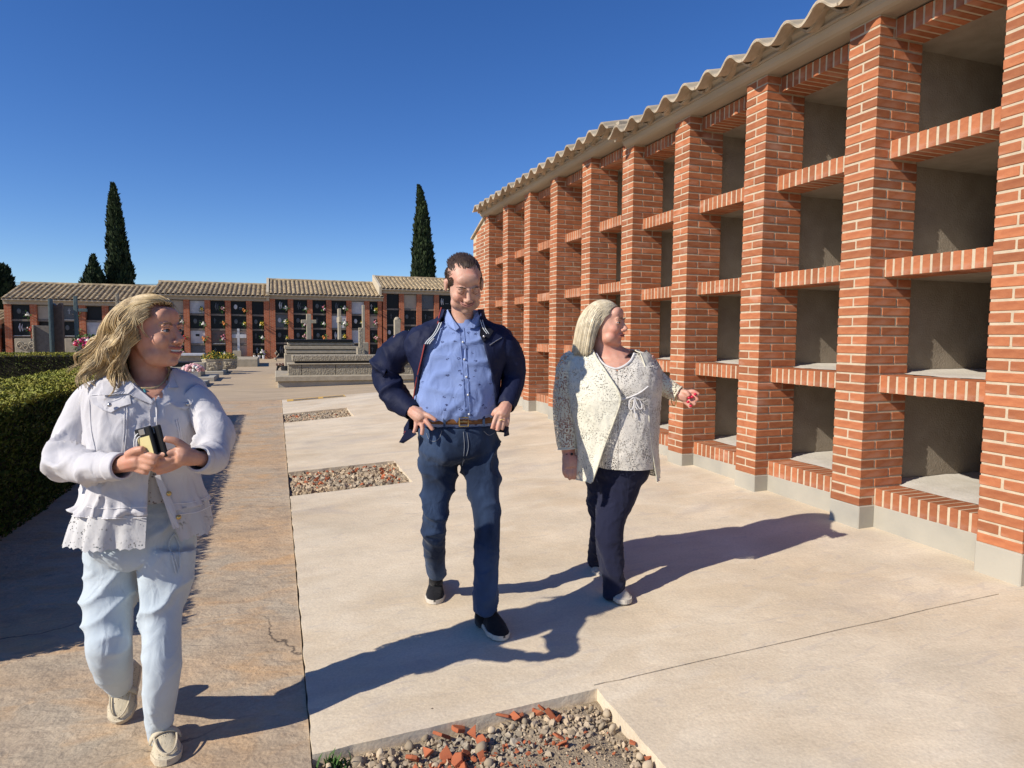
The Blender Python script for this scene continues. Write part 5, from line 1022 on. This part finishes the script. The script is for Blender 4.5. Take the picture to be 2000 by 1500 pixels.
ok = ((L_[:, 1] < .03-1.5*np.maximum(0, abs(L_[:, 0])-.018)) & (L_[:, 2] > .05) | (L_[:, 1] < -.04) | ((abs(L_[:, 0]) > .052) & (L_[:, 1] < .028) & (L_[:, 2] < .05)) | ((abs(L_[:, 0]) > .050) & (L_[:, 1] < .012))) & ((L_[:, 2] > .0) | (L_[:, 1] < -.03)) & (L_[:, 2] > -.035); mp = {i: k for k, i in enumerate(np.where(ok)[0])}; b2 = MB(); b2.add(V[ok], [tuple(mp[i] for i in f) for f in b.f if all(i in mp for i in f)]); b2.build('scalp_hair', M['hairB'], PB_, smooth=True)
# jeans
b = MB(); fg.tube(b, [(894, 828, .05, 78), (895, 868, .05, 81), (896, 888, .05, 75), (898, 900, .05, 48)], 20, k=10, flat=.74, fdir=fg.e3)
fg.tube(b, [(862, 860, .05, 40), (857, 905, .05, 39), (856, 940, .05, 34), (851, 980, .03, 28), (848, 1020, .02, 25), (847, 1055, .07, 23), (850, 1090, .15, 22), (852, 1122, .22, 20)], 20, k=24); fg.tube(b, [(930, 860, .05, 40), (938, 905, .05, 39), (943, 940, .02, 34), (949, 990, -.04, 28.5), (952, 1040, -.09, 25.5), (950, 1090, -.12, 24.5), (948, 1140, -.14, 23.5), (945, 1196, -.14, 22.5)], 20, k=24)
V, N_, Fs = remesh(b, .0085, 14); V = folds(V, N_, .018, (6, 6, 6), 6.3, A=np.array([[.8, 0, .6], [0, 1, 0], [-.6, 0, .8]])); V = folds(V, N_, .007, (9, 9, 18), 2.9, A=np.array([[.9, 0, -.4], [0, 1, 0], [.4, 0, .9]])); cloth(V, Fs, 'jeans', M['jeans'], PB_, 0); SN = Surf(V); b = MB()
for L in ([(833, 846), (838, 858), (848, 862), (858, 855), (864, 838)], [(966, 845), (955, 850), (945, 842)], [(905, 843), (907, 870), (905, 895), (902, 915)], [(912, 845), (915, 870), (911, 890), (903, 905)]): SN.line(b, L, .0016, .002, 16)
b.build('stitching', M['jeanstitch'], PB_)
# shirt
nu, nv = 120, 80; V = torso(fg, [(902, 626, 30, .06, .07, .055), (901, 645, 66, .09, .10, .055), (899, 665, 82, .115, .10, .055), (897, 700, 85, .135, .105, .055), (895, 745, 83, .16, .11, .055), (893, 790, 84, .176, .11, .055), (893, 815, 83, .170, .11, .055), (893, 828, 78, .150, .105, .055), (893, 836, 74, .13, .10, .055)], nu, nv); Fs = gridf(nu, nv, True); N_ = normals(V, Fs); N_ = N_ if ((V[nu*30]-V.mean(0))@N_[nu*30]) > 0 else -N_
V = folds(V, N_, .012, (7, 7, 9), 8.1, A=np.array([[1, 0, .5], [0, 1, 0], [-.4, 0, 1]])); V = folds(V, N_, .005, (18, 18, 20), 3.1); cloth(V, Fs, 'shirt', M['shirt'], PB_, 0); SS = Surf(V); SH_ = [o for o in PB_.children if o.name.startswith('shirt')][0]
b = MB(); SS.plate(b, [(898, 640), (906, 640), (909, 680), (913, 730), (916, 780), (919, 826), (910, 827), (907, 780), (904, 730), (900, 680)], .003, .004); b.build('placket', M['shirtplain'], SH_)
b = MB(); SS.line(b, [(898, 640), (900, 680), (904, 730), (907, 780), (910, 826)], .0012, .003, 24); SS.line(b, [(906, 640), (909, 680), (913, 730), (916, 780), (919, 826)], .0012, .003, 24); b.build('placket_seam', M['shirtplain'], SH_)
for x, y in ((904, 668), (907, 702), (911, 736), (914, 771), (916, 809)): b = MB(); b.ell(SS(x, y, .006), (.0055, .0055, .0055), None, 10, 6); b.build('button', M['button'], SH_, smooth=True)
b = MB(); SS.plate(b, [(868, 612), (874, 604), (884, 622), (897, 640), (890, 646), (874, 637), (867, 628)], .006, .02); SS.plate(b, [(934, 604), (940, 612), (940, 634), (926, 641), (912, 639), (922, 625)], .006, .02); b.build('shirt_collar', M['shirtplain'], SH_)
# belt
V = torso(fg, [(893, 815, 84, .163, .125, .055), (893, 830, 83, .163, .125, .055)], 90, 4); cloth(V, gridf(90, 4, True), 'belt', M['belt'], PB_, .005); SBt = Surf(V); BT = [o for o in PB_.children if o.name.startswith('belt')][0]
b = MB(); c = SBt(906, 832, .004) if 0 else SBt(906, 824, .006); b.tube([c+fg.e1*x+UP*z for x, z in ((-.022, -.022), (.022, -.022), (.022, .022), (-.022, .022), (-.022, -.022))], .004, 6); b.tube([c-fg.e1*.02, c+fg.e1*.018], .003, 5); b.build('buckle', M['brass'], BT)
for x in (868, 945): b = MB(); c = SBt(x, 823, .006); b.obox(c, fg.e1, UP, fg.e3, .006, .026, .002); b.build('belt_loop', M['jeans'], BT)
# jacket
nu, nv = 130, 90; rows = [(903, 603, 41, .075, .10, .055, 936, 868), (902, 622, 52, .085, .11, .055, 938, 862), (900, 640, 88, .105, .125, .055, 940, 853), (896, 660, 108, .125, .13, .055, 944, 842), (893, 690, 103, .150, .135, .055, 950, 830), (894, 730, 90, .172, .135, .055, 962, 820), (894, 775, 87, .186, .135, .055, 970, 813), (893, 810, 93, .18, .135, .055, 978, 804), (893, 840, 103, .168, .135, .055, 986, 797), (893, 858, 107, .16, .135, .055, 988, 793)]
V = torso(fg, rows, nu, nv, 2.3); Fs = gridf(nu, nv); N_ = normals(V, Fs); N_ = N_ if ((V[nu*40]-V.mean(0))@N_[nu*40]) > 0 else -N_
V = folds(V, N_, .012, (7, 7, 5), 1.2); V = folds(V, N_, .006, (17, 17, 12), 7.7); cloth(V, Fs, 'jacket', M['navy'], PB_, .006); SJ = Surf(V); JK = [o for o in PB_.children if o.name.startswith('jacket')][0]
for sd, L in (('r', [(818, 672, .06, 25), (794, 678, .06, 31), (768, 698, .075, 29), (750, 724, .09, 26), (753, 748, .07, 26), (770, 771, .03, 24), (790, 791, -.03, 20), (806, 805, -.065, 17)]), ('ll', [(962, 672, .06, 25), (982, 678, .06, 30), (999, 702, .08, 27), (1002, 734, .09, 24), (999, 760, .05, 22), (993, 780, 0, 20), (988, 795, -.035, 17)])):
    k, n = 64, 36; V, Fs = sleeve(fg, L, k, n); N_ = normals(V, Fs); c = np.repeat(V.reshape(k, n, 3).mean(1), n, 0); N_ = np.where((((V-c)*N_).sum(1) > 0)[:, None], N_, -N_); t = np.repeat(np.linspace(0, 1, k), n); mk = np.clip(t*8, 0, 1)*np.clip((1-t)*10, .1, 1)
    V = folds(V, N_, .026, (7, 7, 9), 2.4+len(sd), mk*(.5+np.exp(-((t-.5)/.25)**2))); V = folds(V, N_, .005, (16, 16, 16), 5.5, mk); cloth(V, Fs, 'sleeve', M['navy'], JK, .005)
b = MB()
for dx in (0, 4.2, 8.4): SJ.line(b, [(858+dx, 630), (853+dx, 642), (845+dx, 655), (835+dx, 665), (830+dx, 672)], .0028, .006, 18)
for dx in (-1, 3): SJ.line(b, [(939+dx, 625), (944+dx, 640), (952+dx, 652)], .0022, .006, 12)
b.build('striped_trim', M['whitetrim'], JK); b = MB(); SJ.line(b, [(829, 673), (823, 700), (816, 730), (810, 760), (806, 785), (800, 800)], .0032, .006, 26); SJ.line(b, [(862, 600), (858, 615), (855, 632)], .003, .006, 12); SJ.line(b, [(792, 842), (788, 852), (783, 860)], .003, .006, 10); b.build('red_piping', M['redtrim'], JK)
b = MB(); SJ.plate(b, [(938, 640), (950, 634), (965, 646), (956, 660), (944, 668), (937, 655)], .006, .01); b.build('inside_flap', M['navyin'], JK); b = MB(); b.ell(SJ(945, 657, .018), (.007, .007, .007), None, 8, 6); b.build('snap', M['steel'], JK, smooth=True); b = MB(); SJ.line(b, [(956, 674), (968, 666), (980, 659)], .0022, .004, 10); b.build('zip', M['steel'], JK)
b = MB(); P0 = [fg.p(801, 838, -.06), fg.p(792, 842, -.05), fg.p(779, 864, -.03), fg.p(788, 866, -.03), fg.p(806, 854, -.06), fg.p(814, 848, -.07)]; b.rings([np.array(P0), np.array(P0)+fg.e3*.008]); b.build('jacket_tail', M['navy'], JK)
# shoes
t = ong(985, 1258); h = fg.p(936, 1216, -.02); h = np.array([h[0], h[1], zg(h[0], h[1])+.016]); t = t+np.array([0, 0, .014]); shoe(fg, PB_, (h, t), .105, 'sole', 'suede', hgt=.105)
t = ong(849, 1186)+np.array([0, 0, .012]); h = fg.p(852, 1140, .46); shoe(fg, PB_, (h, t), .105, 'sole', 'suede', hgt=.105)
for L in ([(852, 1112, .22, 15), (851, 1145, .30, 15.5)], [(945, 1185, -.13, 17), (945, 1215, -.1, 18)]): b = MB(); fg.tube(b, L, 12); b.build('sock', M['suede'], PB_, smooth=True)
# ---------------------------------------------------------------- C: woman in the cream openwork cardigan
C_ = Fig(3.72, 1190); fg = C_; b = MB(); sC = 1.08
hc = fg.p(1182, 632, 0.); hf = fg.e1*.93-fg.e3*.36+UP*.0; hu = UP+fg.e1*.03
T, HC = head_parts(b, hc, hf, hu, sC, 1.05, 1.35, 1., False)
fg.tube(b, [(1180, 655, .03, 27), (1184, 682, .035, 30), (1194, 705, .04, 42)], 16, k=8); b.ell(fg.p(1199, 722, .02), (.165, .135, .085), np.stack([fg.e1, -fg.e3, UP]), 18, 12)
fg.tube(b, [(1196, 720, .04, 62), (1205, 800, .04, 64), (1210, 920, .04, 58)], 16, k=8, flat=.7, fdir=fg.e3)
fg.tube(b, [(1122, 712, .04, 20), (1107, 760, .03, 20), (1105, 810, .02, 18), (1107, 855, 0, 16), (1111, 888, -.01, 12.5)], 14, k=14); fg.tube(b, [(1258, 705, .05, 22), (1285, 742, .05, 18), (1303, 760, .03, 14), (1326, 770, 0, 10.5)], 14, k=14)
for L in (((1111, 882, -.01, 12.5), (1112, 898, -.02, 15), (1114, 912, -.025, 15)), ((1103, 908, -.03, 5.6), (1103, 922, -.045, 5.2), (1107, 931, -.03, 4.6)), ((1111, 911, -.035, 5.8), (1111, 926, -.05, 5.2), (1114, 935, -.035, 4.6)), ((1119, 911, -.035, 5.6), (1120, 926, -.05, 5), (1121, 934, -.035, 4.5)), ((1125, 907, -.03, 5), (1127, 919, -.042, 4.6), (1127, 927, -.03, 4)), ((1122, 892, -.03, 6.4), (1129, 904, -.045, 5.3), (1130, 917, -.045, 4.5)),
          ((1322, 769, .0, 11), (1333, 772, -.012, 13), (1343, 775, -.02, 12.5)), ((1341, 767, -.02, 5.2), (1354, 765, -.04, 4.6), (1365, 771, -.05, 3.9)), ((1343, 773, -.025, 5.2), (1356, 775, -.045, 4.6), (1363, 782, -.055, 3.8)), ((1341, 780, -.025, 5), (1352, 785, -.045, 4.4), (1358, 791, -.052, 3.6)), ((1337, 784, -.02, 4.6), (1345, 791, -.035, 4), (1349, 797, -.042, 3.4)), ((1330, 765, -.02, 5.8), (1341, 767, -.05, 5), (1346, 774, -.058, 4.2))): fg.tube(b, L, 9, k=8)
gC = np.array([*fg.p(1195, 1120)[:2], -.25]); PC = body(b, .0044, gC, 'woman with a platinum bob in a cream openwork cardigan, pointing towards the niches', GP, 'skinC', (hc, HC, sC))
face_bits(PC, T, HC, sC, 'browA', 'lipA', 'iris_brown', .0, False)
for x, y in ((1346, 777), (1352, 775), (1358, 770), (1344, 785), (1349, 793)): b = MB(); b.ell(fg.p(x, y, -.062), (.0095, .0075, .0075), np.stack([fg.e1, -fg.e3, UP]), 8, 6); b.build('fingernail', M['nail'], PC, smooth=True)
q = np.random.default_rng(9); roots = []; dirs = []; lens = []
while len(roots) < 3800:
    d = nz(q.normal(size=3)); l = d*np.array([.078, .098, .090])+np.array([0, -.014, .03])
    if l[2] < .0 or (l[1] > .05 and l[2] < .085) or (l[1] > .015 and l[2] < .045) or l[1] > .075: continue
    roots.append(hc+l@HC*sC); sd = np.sign(l[0]+.012) or 1; dirs.append(d@HC*.1+np.array([sd*.8, -.55-.6*(l[1] > .02), -.2])@HC); tz = (l[2]+.14); lens.append(min(.27, tz*1.2)*q.uniform(.82, 1.04)*sC)
colC = [(hc+np.array([0, -.014, .03])@HC*sC, np.array([.080, .100, .092])*sC, HC), (hc+np.array([0, -.012, -.05])@HC*sC, np.array([.070, .066, .11])*sC, HC)]
strands('hair', M['hairC'], PC, roots, dirs, lens, .0026, .02, colC, .55, .04, 6, 13, taper=.4, stiff=.68, flow=lambda p, k: -nz(hf)*(.07+(.22 if (p-hc)@nz(hf) > .0 else 0)))
b = MB(); b.ell(hc+np.array([0, -.014, .032])@HC*sC, np.array([.080, .099, .089])*sC, HC, 32, 20); V = b.v[0]; L_ = (V-hc)@HC.T/sC
ok = (L_[:, 1] < .045+.6*(L_[:, 2]-.07)) & (L_[:, 2] > -.05); mp = {i: k for k, i in enumerate(np.where(ok)[0])}; b2 = MB(); b2.add(V[ok], [tuple(mp[i] for i in f) for f in b.f if all(i in mp for i in f)]); b2.build('scalp_hair', M['hairC'], PC, smooth=True)
# trousers
b = MB(); fg.tube(b, [(1208, 890, .04, 64), (1207, 925, .04, 60), (1205, 942, .04, 46)], 18, k=8, flat=.8, fdir=fg.e3); fg.tube(b, [(1214, 920, .03, 46), (1206, 965, .0, 39), (1194, 1008, -.05, 30), (1191, 1052, -.1, 26.5), (1195, 1100, -.14, 22.5), (1199, 1140, -.15, 21), (1201, 1163, -.15, 22)], 18, k=24); fg.tube(b, [(1190, 925, .06, 44), (1182, 970, .08, 37), (1180, 1020, .13, 28), (1172, 1065, .2, 23), (1163, 1100, .27, 19)], 18, k=22)
V, N_, Fs = remesh(b, .0085, 4); V = folds(V, N_, .014, (6, 6, 6), 1.3, A=np.array([[.8, 0, -.6], [0, 1, 0], [.6, 0, .8]])); V = folds(V, N_, .005, (9, 9, 18), 4.9); cloth(V, Fs, 'trousers', M['navytrs'], PC, 0)
# underlayer and openwork top
tr = [(1196, 690, 64, .110, .12, .04, 1237, 1165), (1197, 704, 78, .142, .13, .04, 1231, 1172), (1200, 715, 83, .166, .13, .04, 1219, 1186), (1203, 722, 86, .18, .13, .04, 1206, 1202), (1209, 755, 86, .21, .13, .04, 1206.4, 1205.6), (1211, 785, 82, .205, .13, .04, 1206.4, 1205.6), (1214, 840, 76, .215, .13, .04, 1206.4, 1205.6), (1218, 890, 70, .21, .13, .04, 1206.4, 1205.6), (1221, 920, 66, .195, .13, .04, 1206.4, 1205.6)]
V = torso(fg, [(r[0], r[1]+(3 if i else 4), r[2]-3, r[3]-.008, r[4]-.01)+r[5:] for i, r in enumerate(tr[:-1])], 70, 36); b = MB(); b.add(V, gridf(70, 36)); b.build('underlayer', M['under'], PC, smooth=True)
nu, nv = 120, 80; V = torso(fg, tr, nu, nv); Fs = gridf(nu, nv); N_ = normals(V, Fs); N_ = N_ if ((V[nu*40+5]-V.mean(0))@N_[nu*40+5]) > 0 else -N_; V = folds(V, N_, .006, (8, 8, 6), 2.2); V = folds(V, N_, .004, (30, 30, 40), 6.2); cloth(V, Fs, 'top', M['white_knit'], PC, 0); STp = Surf(V); TP = [o for o in PC.children if o.name.startswith('top')][0]
b = MB(); STp.line(b, [(1164, 690), (1172, 703), (1184, 714), (1203, 720), (1220, 714), (1232, 704), (1239, 690)], .006, .002, 26, 6); b.build('edge_band', M['whiteband'], TP); b = MB(); STp.line(b, [(1208, 782), (1230, 776), (1250, 767), (1266, 755)], .0045, .006, 16, 5); b.build('edge_band', M['whiteband'], TP)
b = MB()
for L in ([(1238, 776), (1230, 783), (1229, 797), (1235, 799), (1239, 785), (1239, 776)], [(1240, 776), (1250, 782), (1254, 796), (1249, 798), (1243, 787), (1240, 777)], [(1239, 776), (1238, 795), (1242, 815)], [(1240, 777), (1240, 790), (1245, 800)]): STp.line(b, L, .0035, .014, 18, 5)
b.build('bow', M['whiteband'], TP)
cr = [(1190, 684, 60, .115, .13, .04, 1241, 1158), (1189, 700, 84, .15, .14, .04, 1254, 1166), (1189, 730, 90, .2, .15, .04, 1262, 1186), (1190, 775, 88, .236, .15, .04, 1266, 1211), (1195, 815, 88, .238, .15, .04, 1266, 1202), (1200, 870, 84, .234, .15, .04, 1270, 1182), (1203, 915, 84, .225, .15, .04, 1277, 1168), (1204, 948, 85, .215, .15, .04, 1281, 1157)]
nu, nv = 120, 80; V = torso(fg, cr, nu, nv); Fs = gridf(nu, nv); V = pleat(V, nu, nv, 7, .008, .5); N_ = normals(V, Fs); N_ = N_ if ((V[nu*40+5]-V.mean(0))@N_[nu*40+5]) > 0 else -N_; V = folds(V, N_, .012, (7, 7, 4), 3.2); V = folds(V, N_, .004, (26, 26, 26), 8.2); cloth(V, Fs, 'cardigan', M['cream_knit'], PC, 0); CG = [o for o in PC.children if o.name.startswith('cardigan')][0]
W2 = V.reshape(nv, nu, 3); b = MB()
for j in (0, nu-1): b.tube(W2[::2, j]-fg.e3*.001, .0045, 6, flat=.6)
b.tube(W2[-1][::2], .0035, 6); b.tube(W2[0][::2], .0045, 6); b.build('knit_band', M['creamband'], CG)
for sd, L in (('r', [(1130, 700, .04, 25), (1117, 716, .04, 27.5), (1109, 745, .035, 27), (1105, 795, .02, 26), (1107, 840, .005, 24), (1110, 876, -.008, 20)]), ('ll', [(1246, 700, .05, 23), (1263, 716, .05, 23.5), (1281, 740, .045, 20.5), (1302, 757, .03, 19), (1324, 769, .0, 16)])):
    k, n = 56, 34; V, Fs = sleeve(fg, L, k, n); N_ = normals(V, Fs); c = np.repeat(V.reshape(k, n, 3).mean(1), n, 0); N_ = np.where((((V-c)*N_).sum(1) > 0)[:, None], N_, -N_); V = folds(V, N_, .007, (8, 8, 10), 1.4+len(sd)); cloth(V, Fs, 'sleeve', M['cream_sleeve'], CG, 0); b = MB(); b.tube(V.reshape(k, n, 3)[-1][list(range(n))+[0]], .0045, 6); b.build('cuff_band', M['creamband'], CG)
b = MB(); b.tube([fg.p(1098, 885, .0), fg.p(1106, 887, -.045), fg.p(1117, 887, -.05), fg.p(1124, 885, -.02)], .0022, 5); b.ell(fg.p(1117, 887, -.055), .008, None, 8, 6); b.build('bracelet', M['black'], PC); b = MB(); c = fg.p(1316, 778, -.02); b.tube([c+fg.e1*.012*math.cos(a)-fg.e3*.03*math.cos(a+.4)+UP*.042*math.sin(a) for a in np.linspace(0, 2*math.pi, 24)], .003, 6); b.build('bracelet', M['gold'], PC)
t = ong(1222, 1189)+UP*.02; h = fg.p(1196, 1168, -.03); h = np.array([h[0], h[1], zg(h[0], h[1])+.012]); shoe(fg, PC, (h, t), .098, 'sole', 'canvas', hgt=.066, open_=.6)
h = fg.p(1160, 1096, .36); t = ong(1176, 1128); shoe(fg, PC, (h, t), .098, 'sole', 'canvas', hgt=.066)
b = MB(); fg.tube(b, [(1201, 1150, -.14, 13), (1203, 1168, -.13, 15), (1208, 1174, -.17, 14)], 12, k=6); b.build('foot', M['skinC'], PC, smooth=True)
